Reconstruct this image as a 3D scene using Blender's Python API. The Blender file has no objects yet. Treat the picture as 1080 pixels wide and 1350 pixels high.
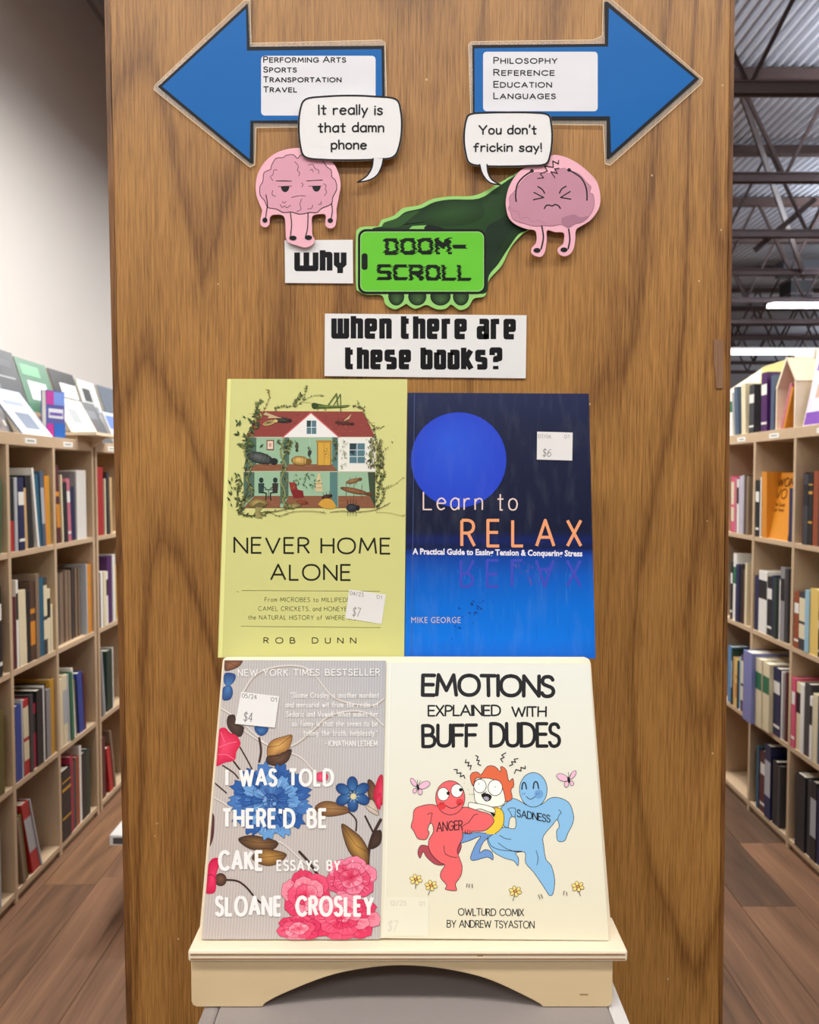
import bpy, bmesh, math, random
from mathutils import Vector, Matrix
random.seed(7)
scene = bpy.context.scene
COL = scene.collection

# ------------------------------------------------------------------ camera
FPX = 1040.0
EYE = Vector((0.0, 0.0, 1.38))
PITCH = math.atan(45.0/FPX)
cam_data = bpy.data.cameras.new('camera')
cam = bpy.data.objects.new('camera', cam_data)
COL.objects.link(cam)
cam.location = EYE
cam.rotation_euler = (math.pi/2-PITCH, 0, 0)
cam_data.sensor_fit = 'VERTICAL'
cam_data.sensor_height = 24.0
cam_data.lens = 24.0*FPX/1350.0
cam_data.clip_start = 0.02
cam_data.clip_end = 100
cam_data.dof.use_dof = True
cam_data.dof.focus_distance = 0.66
cam_data.dof.aperture_fstop = 9.0
scene.camera = cam

# ------------------------------------------------------------------ world, exposure
world = bpy.data.worlds.new('world')
scene.world = world
world.use_nodes = True
world.node_tree.nodes['Background'].inputs[0].default_value = (0.93, 0.96, 1.0, 1)
world.node_tree.nodes['Background'].inputs[1].default_value = 0.20
scene.view_settings.view_transform = 'Standard'
scene.view_settings.look = 'None'
scene.view_settings.gamma = 1.0
scene.view_settings.use_curve_mapping = False
scene.view_settings.exposure = 0.0
LAMP_POWER = 25.0

# ------------------------------------------------------------------ helpers
def lin(c):
    r = []
    for v in c[:3]:
        v = v/255.0
        r.append(v/12.92 if v <= 0.04045 else ((v+0.055)/1.055)**2.4)
    return (r[0], r[1], r[2], 1.0)

def ray(px, py):
    dx = (px-540.0)/FPX; dy = (675.0-py)/FPX
    c, s = math.cos(PITCH), math.sin(PITCH)
    return Vector((dx, c+dy*s, -s+dy*c))

def at(px, py, y):
    """point of the place seen at this pixel, y metres ahead"""
    d = ray(px, py)
    return EYE + d*(y/d.y)

class Surf:
    """a real flat surface in the room (cover, board, wall) given by a point and a normal towards the viewer"""
    def __init__(s, p, n):
        s.p = Vector(p); s.n = Vector(n).normalized()
    def pt(s, px, py, off=0.0):
        d = ray(px, py)
        p = s.p + s.n*off
        t = (p-EYE).dot(s.n)/d.dot(s.n)
        return EYE + d*t

_mats = {}
def mat(name, rgb, rough=0.5, metal=0.0, spec=0.5, bump=0.0, bscale=200.0, var=0.0, vscale=20.0, stretch=(1,1,1), coat=0.0):
    key = (name,)
    if key in _mats: return _mats[key]
    m = bpy.data.materials.new(name); m.use_nodes = True
    nt = m.node_tree; b = nt.nodes['Principled BSDF']
    b.inputs['Base Color'].default_value = lin(rgb)
    b.inputs['Roughness'].default_value = rough
    b.inputs['Metallic'].default_value = metal
    b.inputs['Specular IOR Level'].default_value = spec
    b.inputs['Coat Weight'].default_value = coat
    tc = nt.nodes.new('ShaderNodeTexCoord'); mp = nt.nodes.new('ShaderNodeMapping')
    mp.inputs['Scale'].default_value = stretch
    nt.links.new(tc.outputs['Object'], mp.inputs[0])
    if var > 0:
        n = nt.nodes.new('ShaderNodeTexNoise'); n.inputs['Scale'].default_value = vscale; n.inputs['Detail'].default_value = 4
        nt.links.new(mp.outputs[0], n.inputs[0])
        mx = nt.nodes.new('ShaderNodeMix'); mx.data_type = 'RGBA'; mx.clamp_factor = True
        c = lin(rgb)
        mx.inputs[6].default_value = tuple(min(1, v*(1-var)) for v in c[:3])+(1,)
        mx.inputs[7].default_value = tuple(min(1, v*(1+var)) for v in c[:3])+(1,)
        nt.links.new(n.outputs['Fac'], mx.inputs[0]); nt.links.new(mx.outputs[2], b.inputs['Base Color'])
    if bump > 0:
        n2 = nt.nodes.new('ShaderNodeTexNoise'); n2.inputs['Scale'].default_value = bscale; n2.inputs['Detail'].default_value = 3
        nt.links.new(mp.outputs[0], n2.inputs[0])
        bp = nt.nodes.new('ShaderNodeBump'); bp.inputs['Strength'].default_value = bump; bp.inputs['Distance'].default_value = 0.002
        nt.links.new(n2.outputs['Fac'], bp.inputs['Height']); nt.links.new(bp.outputs[0], b.inputs['Normal'])
    _mats[key] = m
    return m

def print_mat(name, rough=0.45, bump=0.0, bscale=60.0, coat=0.0, wear=0.0):
    """ink on a surface: colour from the mesh's colour attribute"""
    m = bpy.data.materials.new(name); m.use_nodes = True
    nt = m.node_tree; b = nt.nodes['Principled BSDF']
    a = nt.nodes.new('ShaderNodeAttribute'); a.attribute_name = 'ink'
    b.inputs['Roughness'].default_value = rough; b.inputs['Specular IOR Level'].default_value = 0.22
    b.inputs['Coat Weight'].default_value = coat
    b.inputs['Coat Roughness'].default_value = 0.25
    out = a.outputs['Color']
    tc = nt.nodes.new('ShaderNodeTexCoord')
    if wear > 0:
        n = nt.nodes.new('ShaderNodeTexNoise'); n.inputs['Scale'].default_value = 90; n.inputs['Detail'].default_value = 8
        mp = nt.nodes.new('ShaderNodeMapping'); mp.inputs['Scale'].default_value = (1.5, 1, 0.35)
        nt.links.new(tc.outputs['Object'], mp.inputs[0]); nt.links.new(mp.outputs[0], n.inputs[0])
        r = nt.nodes.new('ShaderNodeMapRange'); r.inputs[1].default_value = 0.5; r.inputs[2].default_value = 0.75
        r.inputs[3].default_value = 0; r.inputs[4].default_value = wear
        nt.links.new(n.outputs['Fac'], r.inputs[0])
        mx = nt.nodes.new('ShaderNodeMix'); mx.data_type = 'RGBA'
        nt.links.new(r.outputs[0], mx.inputs[0]); nt.links.new(out, mx.inputs[6]); mx.inputs[7].default_value = (0.6, 0.65, 0.7, 1)
        out = mx.outputs[2]
    nt.links.new(out, b.inputs['Base Color'])
    if bump > 0:
        n2 = nt.nodes.new('ShaderNodeTexNoise'); n2.inputs['Scale'].default_value = bscale; n2.inputs['Detail'].default_value = 1.5
        nt.links.new(tc.outputs['Object'], n2.inputs[0])
        bp = nt.nodes.new('ShaderNodeBump'); bp.inputs['Strength'].default_value = bump; bp.inputs['Distance'].default_value = 0.004
        nt.links.new(n2.outputs['Fac'], bp.inputs['Height']); nt.links.new(bp.outputs[0], b.inputs['Normal'])
    return m

def wloc(o):
    v = Vector((0, 0, 0))
    while o is not None:
        v += o.location; o = o.parent
    return v

def link(name, mesh, parent=None, loc=None):
    o = bpy.data.objects.new(name, mesh); COL.objects.link(o)
    if parent is not None: o.parent = parent
    if loc is not None: o.location = loc
    return o

def mesh_obj(name, V, F, mats, parent=None, loc=(0,0,0), midx=None, smooth=False, tint=None):
    """world-space vertices -> one mesh object (local to its parent)"""
    base = wloc(parent) + Vector(loc)
    me = bpy.data.meshes.new(name)
    me.from_pydata([tuple(Vector(v)-base) for v in V], [], F)
    if not isinstance(mats, (list, tuple)): mats = [mats]
    for m in mats: me.materials.append(m)
    if midx:
        for p, i in zip(me.polygons, midx): p.material_index = i
    if smooth:
        for p in me.polygons: p.use_smooth = True
    if tint:
        at_ = me.color_attributes.new('ink', 'FLOAT_COLOR', 'POINT')
        flat = []
        for c in tint: flat += list(c)
        at_.data.foreach_set('color', flat)
    me.update()
    return link(name, me, parent, Vector(loc))

def empty(name, loc, label=None, cat=None, group=None, kind=None):
    o = bpy.data.objects.new(name, None); COL.objects.link(o)
    o.location = loc; o.empty_display_size = 0.05
    tag(o, label, cat, group, kind)
    return o

def tag(o, label=None, cat=None, group=None, kind=None):
    if label: o['label'] = label
    if cat: o['category'] = cat
    if group: o['group'] = group
    if kind: o['kind'] = kind
    return o

class MB:
    def __init__(s): s.V = []; s.F = []; s.M = []
    def quad(s, a, b, c, d, m=0):
        i = len(s.V); s.V += [a, b, c, d]; s.F.append((i, i+1, i+2, i+3)); s.M.append(m)
    def hexa(s, P, m=0):
        """8 points: bottom 4 (ccw), top 4"""
        i = len(s.V); s.V += list(P)
        for f in ((0,3,2,1),(4,5,6,7),(0,1,5,4),(1,2,6,5),(2,3,7,6),(3,0,4,7)):
            s.F.append(tuple(i+k for k in f)); s.M.append(m)
    def box(s, x0, x1, y0, y1, z0, z1, m=0):
        s.hexa([(x0,y0,z0),(x1,y0,z0),(x1,y1,z0),(x0,y1,z0),(x0,y0,z1),(x1,y0,z1),(x1,y1,z1),(x0,y1,z1)], m)
    def prism(s, P, d, m=0):
        """polygon P extruded by vector d"""
        i = len(s.V); n = len(P); d = Vector(d)
        s.V += [Vector(p) for p in P] + [Vector(p)+d for p in P]
        s.F.append(tuple(range(i, i+n))); s.M.append(m)
        s.F.append(tuple(range(i+2*n-1, i+n-1, -1))); s.M.append(m)
        for k in range(n):
            k2 = (k+1) % n
            s.F.append((i+k, i+n+k, i+n+k2, i+k2)); s.M.append(m)
    def bar(s, a, b, w, h=None, m=0):
        a = Vector(a); b = Vector(b); h = h or w
        d = (b-a).normalized()
        u = d.cross(Vector((0,1,0)))
        if u.length < 0.1: u = d.cross(Vector((0,0,1)))
        u.normalize(); v = d.cross(u)
        P = [a+u*w/2*i+v*h/2*j for i, j in ((-1,-1),(1,-1),(1,1),(-1,1))]
        s.hexa(P+[p+(b-a) for p in P], m)
    def build(s, name, mats, parent=None, loc=(0,0,0), bevel=0.0, smooth=False):
        o = mesh_obj(name, s.V, s.F, mats, parent, loc, s.M, smooth)
        bm = bmesh.new(); bm.from_mesh(o.data)
        bmesh.ops.recalc_face_normals(bm, faces=bm.faces)
        bm.to_mesh(o.data); bm.free()
        if bevel:
            b = o.modifiers.new('bevel', 'BEVEL'); b.width = bevel; b.segments = 2; b.limit_method = 'ANGLE'
        return o

def crv(P, closed=False, n=5):
    """smooth curve through points"""
    P = [Vector((p[0], p[1])) for p in P]; out = []
    m = len(P)
    rng = range(m if closed else m-1)
    for i in rng:
        p1 = P[i]; p2 = P[(i+1) % m]
        p0 = P[(i-1) % m] if (closed or i > 0) else p1
        p3 = P[(i+2) % m] if (closed or i+2 < m) else p2
        for k in range(n):
            t = k/n
            q = 0.5*((2*p1)+(-p0+p2)*t+(2*p0-5*p1+4*p2-p3)*t*t+(-p0+3*p1-3*p2+p3)*t**3)
            out.append((q.x, q.y))
    if not closed: out.append(tuple(P[-1]))
    return out

def ell(cx, cy, rx, ry, n=20, a0=0, a1=360, rot=0):
    r = math.radians(rot); out = []
    full = abs(a1-a0) >= 360
    for k in range(n if full else n+1):
        a = math.radians(a0+(a1-a0)*k/n)
        x, y = rx*math.cos(a), ry*math.sin(a)
        out.append((cx+x*math.cos(r)-y*math.sin(r), cy+x*math.sin(r)+y*math.cos(r)))
    return out

def rrect(x0, y0, x1, y1, r, n=5):
    out = []
    for cx, cy, a in ((x1-r, y0+r, -90), (x1-r, y1-r, 0), (x0+r, y1-r, 90), (x0+r, y0+r, 180)):
        for k in range(n+1):
            t = math.radians(a+90*k/n); out.append((cx+r*math.cos(t), cy+r*math.sin(t)))
    return out

def T(P, ox, oy, s):
    """points read off an enlarged crop -> photo coordinates"""
    return [(ox+x/s, oy+y/s) for x, y in P]

# ------------------------------------------------------------------ lettering: a stroke alphabet
GU = {
'A':"0,0 .4,1 .8,0|.14,.34 .66,.34", 'B':"0,0 0,1|~0,1 .3,1 .47,.92 .52,.77 .47,.62 .3,.54 0,.54|~0,.54 .34,.54 .54,.45 .6,.28 .54,.09 .34,0 0,0",
'C':"~.78,.82 .64,.95 .45,1 .2,.92 .05,.72 0,.5 .05,.28 .2,.08 .45,0 .64,.05 .78,.18", 'D':"0,0 0,1|~0,1 .26,1 .52,.93 .68,.75 .73,.5 .68,.25 .52,.07 .26,0 0,0",
'E':".52,1 0,1 0,0 .52,0|0,.53 .47,.53", 'F':".5,1 0,1 0,0|0,.53 .45,.53", 'G':"~.78,.82 .64,.95 .45,1 .2,.92 .05,.72 0,.5 .05,.28 .2,.08 .45,0 .65,.06 .8,.22 .82,.46|.82,.46 .5,.46",
'H':"0,0 0,1|.66,0 .66,1|0,.52 .66,.52", 'I':"0,0 0,1", 'J':".35,1 .35,.2|~.35,.2 .28,.03 .12,0 0,.08", 'K':"0,0 0,1|.55,1 0,.45|.18,.62 .6,0",
'L':"0,1 0,0 .48,0", 'M':"0,0 .1,1 .45,.22 .8,1 .9,0", 'N':"0,0 0,1 .7,0 .7,1", 'O':"~.46,1 .22,.94 .05,.75 0,.5 .05,.25 .22,.06 .46,0 .7,.06 .87,.25 .92,.5 .87,.75 .7,.94 .46,1",
'P':"0,0 0,1|~0,1 .3,1 .48,.91 .54,.74 .48,.56 .3,.47 0,.47", 'Q':"~.46,1 .22,.94 .05,.75 0,.5 .05,.25 .22,.06 .46,0 .7,.06 .87,.25 .92,.5 .87,.75 .7,.94 .46,1|.55,.25 .9,-.05",
'R':"0,0 0,1|~0,1 .3,1 .48,.92 .54,.76 .48,.6 .3,.51 0,.51|.28,.51 .58,0", 'S':"~.5,.84 .42,.96 .27,1 .1,.95 .03,.78 .09,.62 .27,.53 .47,.43 .54,.25 .46,.07 .27,0 .1,.04 .01,.17",
'T':"0,1 .62,1|.31,1 .31,0", 'U':"0,1 0,.3|~0,.3 .07,.08 .32,0 .57,.08 .64,.3|.64,.3 .64,1", 'V':"0,1 .38,0 .76,1", 'W':"0,1 .28,0 .55,.9 .82,0 1.1,1", 'X':"0,0 .62,1|0,1 .62,0",
'Y':"0,1 .33,.45 .66,1|.33,.45 .33,0", 'Z':"0,1 .58,1 0,0 .6,0", '0':"~.27,1 .06,.85 0,.5 .06,.15 .27,0 .48,.15 .54,.5 .48,.85 .27,1", '1':"0,.8 .2,1 .2,0",
'2':"~0,.8 .08,.96 .26,1 .46,.93 .5,.72 .4,.5 .15,.2 0,0|0,0 .52,0", '3':"0,1 .46,1 .22,.6|~.22,.6 .42,.55 .5,.32 .42,.06 .2,0 0,.12", '4':".38,0 .38,1 0,.28 .52,.28",
'5':".45,1 .06,1 .03,.58|~.03,.58 .25,.64 .46,.52 .48,.25 .38,.05 .18,0 0,.1", '6':"~.45,.95 .2,.85 .04,.55 .02,.25 .15,.02 .38,.03 .5,.25 .42,.5 .22,.54 .05,.38", '7':"0,1 .5,1 .16,0",
'$':"~.5,.84 .4,.93 .27,.95 .08,.9 .04,.73 .12,.58 .27,.52 .45,.42 .5,.25 .42,.1 .27,.05 .1,.08 .02,.18|.27,1.1 .27,-.1", '/':"0,-.05 .4,1.05", '-':"0,.45 .32,.45", "'":".06,1.05 .03,.78", ',':".06,.1 0,-.15",
'.':"0,.02 .02,.02", '!':"0,1 0,.3|0,.03 .01,.03", '&':"~.7,0 .2,.6 .12,.8 .25,.97 .42,.85 .35,.62 .08,.35 .02,.15 .2,0 .45,.06 .66,.35", '"':"0,1 0,.78|.16,1 .16,.78", ' ':""}
GL = {
'a':"~.45,.5 .35,.63 .2,.65 .04,.5 0,.3 .05,.1 .18,.0 .33,.05 .45,.2|.45,.65 .45,0", 'c':"~.42,.52 .3,.64 .14,.6 .02,.42 .02,.18 .15,.02 .32,.02 .44,.14", 'd':"~.45,.45 .33,.62 .18,.62 .03,.48 0,.28 .06,.06 .2,0 .36,.06 .45,.22|.45,1 .45,0",
'e':"~.02,.36 .44,.38 .4,.56 .24,.65 .08,.56 0,.34 .06,.1 .22,0 .42,.1", 'f':"~.4,.98 .26,1 .17,.85 .15,.6 .14,0|0,.6 .34,.62", 'h':"0,1 0,0|~0,.42 .12,.6 .28,.64 .4,.5 .4,0", 'i':"0,.62 0,0|0,.86 .01,.87",
'k':"0,1 0,0|.36,.6 0,.25|.12,.36 .38,0", 'l':"0,1 0,0", 'm':"0,.64 0,0|~0,.45 .1,.6 .22,.62 .3,.48 .3,0|~.3,.45 .4,.6 .52,.62 .6,.48 .6,0", 'n':"0,.64 0,0|~0,.42 .12,.6 .28,.64 .4,.5 .4,0",
'o':"~.23,.65 .06,.56 0,.33 .06,.08 .23,0 .4,.08 .47,.33 .4,.56 .23,.65", 'p':"0,.62 0,-.32|~0,.45 .14,.62 .3,.64 .44,.5 .46,.3 .38,.06 .22,.0 .06,.08 0,.2", 'r':"0,.64 0,0|~0,.4 .1,.58 .22,.64 .32,.6", 's':"~.36,.54 .26,.64 .1,.62 .04,.48 .14,.36 .3,.28 .36,.14 .26,.01 .1,.0 0,.1",
't':".16,.9 .16,.0 .3,.0|0,.62 .34,.62", 'u':"0,.64 0,.2|~0,.2 .08,.02 .24,.02 .4,.2|.4,.64 .4,0", 'v':"0,.64 .2,0 .4,.64", 'w':"0,.64 .15,0 .3,.55 .45,0 .6,.64", 'y':"0,.64 .2,.08|.42,.64 .1,-.32", 'g':"~.42,.5 .3,.64 .15,.62 .02,.45 .03,.2 .15,.06 .3,.1 .42,.25|~.42,.64 .42,-.15 .3,-.32 .05,-.26", 'x':"0,.64 .4,0|.4,.64 0,0", 'b':"0,1 0,0|~0,.45 .14,.62 .3,.64 .44,.5 .46,.3 .38,.06 .22,.0 .06,.08 0,.2"}
# heavy block alphabet (poster words)
GB = {'W':"0,1 0,0 1.0,0 1.0,1|.5,1 .5,0", 'h':"0,1.14 0,-.14|0,.86 .38,.86 .38,-.14", 'y':"0,1 0,.3 .19,.1|.38,1 .38,.3 .19,.1 .19,-.3", 'w':"0,1 0,0 .68,0 .68,1|.34,1 .34,0", 'e':".14,.42 .38,.42 .38,.86 0,.86 0,0 .42,0", 'n':"0,1 0,-.14|0,.86 .38,.86 .38,-.14",
't':"0,1.14 0,0 .28,0|-.1,.86 .28,.86", 'r':"0,1 0,-.14|0,.86 .32,.86", 'a':"0,.86 .38,.86 .38,0 0,0 0,.45 .28,.45|.38,.2 .38,-.14", 's':".42,.86 0,.86 0,.46 .38,.42 .38,0 -.04,0", 'b':"0,1.14 0,0 .38,0 .38,.86 .1,.86", 'o':"0,.86 .38,.86 .38,0 0,0 0,.86", 'k':"0,1.14 0,-.14|.4,.98 .12,.46 .42,-.12", '?':"0,.7 0,1 .42,1 .42,.5 .2,.5 .2,.28|.2,.06 .2,-.14", ' ':""}
GD = {'D':"0,1 .45,1 .6,.85 .6,.15 .45,0 0,0|.08,1 .08,0", 'O':"0,.15 0,.85 .15,1 .47,1 .62,.85 .62,.15 .47,0 .15,0 0,.15", 'M':"0,0 0,1 .32,.45 .64,1 .64,0", 'S':".6,1 .12,1 0,.9 0,.6 .12,.5 .5,.5 .6,.4 .6,.1 .5,0 0,0", 'C':".6,1 .15,1 0,.85 0,.15 .15,0 .6,0", 'R':"0,0 0,1 .5,1 .6,.9 .6,.58 .5,.48 0,.48|.3,.48 .6,0", 'L':"0,1 0,0 .56,0", '-':"0,.45 .5,.45"}

def glyphs(text, fonts, gap=0.22, space=0.34, small=None, hand=0.0):
    """skeleton strokes of a line of text, cap height 1; returns strokes, width"""
    out = []; x = 0.0; first = True; rnd = random.Random(len(text)*7+3)
    for ch in text:
        if ch == ' ':
            x += space; first = True; continue
        sc = 1.0
        g = None
        if small and ch.isalpha():
            if ch.islower(): sc = small
            ch = ch.upper()
        for f in fonts:
            if ch in f: g = f[ch]; break
        if g is None: g = GU.get(ch.upper(), "")
        w = 0; jy = rnd.uniform(-hand, hand); jr = rnd.uniform(-hand, hand)
        for s in g.split('|'):
            cur = s.startswith('~'); s = s.lstrip('~')
            P = [tuple(map(float, p.split(','))) for p in s.split()]
            if not P: continue
            if cur: P = crv(P, n=4)
            w = max(w, max(p[0] for p in P))
            out.append([(x+sc*(p[0]+jr*p[1]), sc*p[1]+jy) for p in P])
        x += sc*w+gap; first = False
    return out, max(x-gap, 0.01)

class Art:
    """flat print on a surface, painted shape over shape in photo coordinates"""
    def __init__(s, surf, off=0.0001, step=0.0000038):
        s.surf = surf; s.off = off; s.step = step; s.V = []; s.F = []; s.C = []
    def _add(s, P, faces, cols, du=0.0):
        i = len(s.V)
        s.V += [s.surf.pt(p[0], p[1], s.off+du) for p in P]
        s.C += cols; s.F += [tuple(i+k for k in f) for f in faces]
    def up(s): s.off += s.step; s.m = 0
    m = 0
    def poly(s, P, col):
        s._add(P, [tuple(range(len(P)))], [lin(col)]*len(P)); s.up()
    def fan(s, P, c, cc, ce):
        n = len(P)
        s._add([c]+list(P), [(0, k+1, (k+1) % n+1) for k in range(n)], [lin(cc)]+[lin(ce)]*n); s.up()
    def _strip(s, Q, w, col, cap0, cap1):
        """one band of even width along Q without overlapping itself"""
        s.m = s.m % 3+1; du = s.m*1.0e-6
        n = len(Q); L = []; R = []
        for k in range(n):
            if k == 0: d = Q[1]-Q[0]
            elif k == n-1: d = Q[-1]-Q[-2]
            else: d = (Q[k]-Q[k-1]).normalized()+(Q[k+1]-Q[k]).normalized()
            d = d.normalized(); nn = Vector((-d.y, d.x)); h = w/2
            if 0 < k < n-1: h /= max(0.5, abs(nn.dot(Vector((-(Q[k]-Q[k-1]).y, (Q[k]-Q[k-1]).x)).normalized())))
            L.append(Q[k]+nn*h); R.append(Q[k]-nn*h)
        s._add(L+R, [(k, k+1, n+k+1, n+k) for k in range(n-1)], [col]*(2*n), du)
        def cap(c, d):
            a0 = math.degrees(math.atan2(d.y, d.x))-90
            P = ell(c.x, c.y, w/2, w/2, 8 if w > 3 else 5, a0, a0+180)
            s._add(P, [tuple(range(len(P)))], [col]*len(P), du)
        if w > 0.7:
            if cap0: cap(Q[0], Q[0]-Q[1])
            if cap1: cap(Q[-1], Q[-1]-Q[-2])
    def line(s, P, w, col, closed=False, caps=True, lift=True):
        if len(col) == 3: col = lin(col)
        Q = []
        for p in P:
            v = Vector((p[0], p[1]))
            if not Q or (v-Q[-1]).length > 1e-3: Q.append(v)
        if closed and (Q[0]-Q[-1]).length > 1e-3: Q.append(Q[0].copy())
        if len(Q) == 1: Q.append(Q[0]+Vector((0.01, 0)))
        start = 0
        for k in range(1, len(Q)):
            last = k == len(Q)-1
            if last or (Q[k]-Q[k-1]).normalized().dot((Q[k+1]-Q[k]).normalized()) < 0.6:
                s._strip(Q[start:k+1], w, col, caps or start > 0 or closed, caps or closed)
                start = k
        if lift: s.up()
    def shape(s, P, col, edge, w):
        s.poly(P, col); s.line(P, w, edge, closed=True)
    def text(s, t, x0, yb, width, h, w, col, fonts=(GU,), slope=0.0, gap=0.22, space=0.34, small=None, caps=True, hand=0.0, slant=0.0, yend=None):
        S, W = glyphs(t, fonts, gap, space, small, hand)
        sx = (width-w)/W; hh = h-w
        sl = slope if yend is None else (yend-yb)/width
        c = lin(col)
        for st in S:
            P = [(x0+w/2+p[0]*sx+p[1]*hh*slant, yb-w/2-p[1]*hh+sl*p[0]*sx) for p in st]
            s.line(P, w, c, caps=caps, lift=False)
        s.up()
    def face_text(s, t, x0, yb, width, h, col, bold=0.0, slope=0.0, align='L', tracking=1.0):
        """small print in Blender's built-in typeface"""
        cu = bpy.data.curves.new('t', 'FONT'); cu.body = t; cu.resolution_u = 2; cu.offset = bold; cu.space_character = tracking
        o = bpy.data.objects.new('t', cu); COL.objects.link(o)
        dg = bpy.context.evaluated_depsgraph_get()
        me = bpy.data.meshes.new_from_object(o.evaluated_get(dg))
        xs = [v.co.x for v in me.vertices]
        if xs:
            mn, mx_ = min(xs), max(xs); k = width/(mx_-mn); ky = h/0.70
            P = [(x0+(v.co.x-mn)*k, yb-v.co.y*ky+slope*(v.co.x-mn)*k) for v in me.vertices]
            s._add(P, [tuple(p.vertices) for p in me.polygons], [lin(col)]*len(P))
        s.up()
        bpy.data.objects.remove(o); bpy.data.meshes.remove(me); bpy.data.curves.remove(cu)
    def build(s, name, m, parent):
        return mesh_obj(name, s.V, s.F, m, parent, tint=s.C)

def card(name, P, surf, off, th, m, parent, loc=(0,0,0)):
    """a sheet with real thickness cut to outline P, its back at off"""
    A = [surf.pt(p[0], p[1], off+th) for p in P]
    B = [a-surf.n*th for a in A]
    n = len(P)
    F = [tuple(range(n)), tuple(range(2*n-1, n-1, -1))]+[(k, n+k, n+(k+1) % n, (k+1) % n) for k in range(n)]
    o = mesh_obj(name, A+B, F, m, parent, loc)
    bm = bmesh.new(); bm.from_mesh(o.data); bmesh.ops.recalc_face_normals(bm, faces=bm.faces); bm.to_mesh(o.data); bm.free()
    return o
# ------------------------------------------------------------------ materials of the room
def oak_mat(name='oak veneer', light=(182,130,66), dark=(112,70,26), seed=0.0):
    m = bpy.data.materials.new(name); m.use_nodes = True
    nt = m.node_tree; L = nt.links; b = nt.nodes['Principled BSDF']
    def N(t): return nt.nodes.new(t)
    tc = N('ShaderNodeTexCoord')
    def noise(scale, st, detail=2, rough=0.5, loc=(0,0,0)):
        mp = N('ShaderNodeMapping'); mp.inputs['Scale'].default_value = st; mp.inputs['Location'].default_value = loc
        n = N('ShaderNodeTexNoise'); n.inputs['Scale'].default_value = scale; n.inputs['Detail'].default_value = detail; n.inputs['Roughness'].default_value = rough
        L.new(tc.outputs['Object'], mp.inputs[0]); L.new(mp.outputs[0], n.inputs[0]); return n.outputs['Fac']
    def math_(op, a, c, clamp=False):
        x = N('ShaderNodeMath'); x.operation = op; x.use_clamp = clamp
        for i, v in enumerate((a, c)):
            if v is None: continue
            if isinstance(v, (int, float)): x.inputs[i].default_value = v
            else: L.new(v, x.inputs[i])
        return x.outputs[0]
    # growth rings: contour bands of a field drawn out along the grain
    f = noise(1.0, (4.6, 4.6, 0.62), 1.5, 0.4, (seed, 0, seed))
    wob = noise(1.0, (60, 60, 9), 2, 0.5)
    f2 = math_('ADD', f, math_('MULTIPLY', math_('SUBTRACT', wob, 0.5), 0.018))
    band = math_('FRACT', math_('MULTIPLY', f2, 15.0), None)
    ramp = N('ShaderNodeValToRGB')
    e = ramp.color_ramp.elements
    e[0].position = 0.0; e[0].color = (1,1,1,1); e[1].position = 1.0; e[1].color = (0.9,0.9,0.9,1)
    for p, v in ((0.07, 0.7), (0.18, 0.28), (0.42, 0.06), (0.68, 0.0), (0.9, 0.25)):
        q = ramp.color_ramp.elements.new(p); q.color = (v,v,v,1)
    L.new(band, ramp.inputs[0])
    pores = noise(1.0, (900, 900, 28), 3, 0.6)
    pr = N('ShaderNodeMapRange'); pr.inputs[1].default_value = 0.42; pr.inputs[2].default_value = 0.68; L.new(pores, pr.inputs[0])
    fine = noise(1.0, (520, 520, 13), 4, 0.6, (3, 1, 2))
    blot = noise(1.0, (3.5, 3.5, 1.5), 2, 0.5, (7, 2, 4+seed))
    k = math_('MULTIPLY', ramp.outputs[0], 0.62)
    k = math_('ADD', k, math_('MULTIPLY', pr.outputs[0], 0.55))
    k = math_('ADD', k, math_('MULTIPLY', math_('SUBTRACT', fine, 0.5), 1.3))
    k = math_('ADD', k, math_('MULTIPLY', math_('SUBTRACT', blot, 0.5), 0.7))
    k = math_('ADD', k, 0.06, True)
    mx = N('ShaderNodeMix'); mx.data_type = 'RGBA'
    L.new(k, mx.inputs[0]); mx.inputs[6].default_value = lin(light); mx.inputs[7].default_value = lin(dark)
    # a few pale nicks
    v = N('ShaderNodeTexVoronoi'); v.inputs['Scale'].default_value = 26
    L.new(tc.outputs['Object'], v.inputs[0])
    nick = math_('LESS_THAN', v.outputs['Distance'], 0.028)
    mx2 = N('ShaderNodeMix'); mx2.data_type = 'RGBA'; L.new(math_('MULTIPLY', nick, 0.6), mx2.inputs[0])
    L.new(mx.outputs[2], mx2.inputs[6]); mx2.inputs[7].default_value = lin((226,196,150))
    L.new(mx2.outputs[2], b.inputs['Base Color'])
    b.inputs['Roughness'].default_value = 0.42
    bp = N('ShaderNodeBump'); bp.inputs['Strength'].default_value = 0.35; bp.inputs['Distance'].default_value = 0.0008
    L.new(math_('ADD', pr.outputs[0], math_('MULTIPLY', fine, 0.6)), bp.inputs['Height']); bp.invert = True
    L.new(bp.outputs[0], b.inputs['Normal'])
    return m

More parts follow.
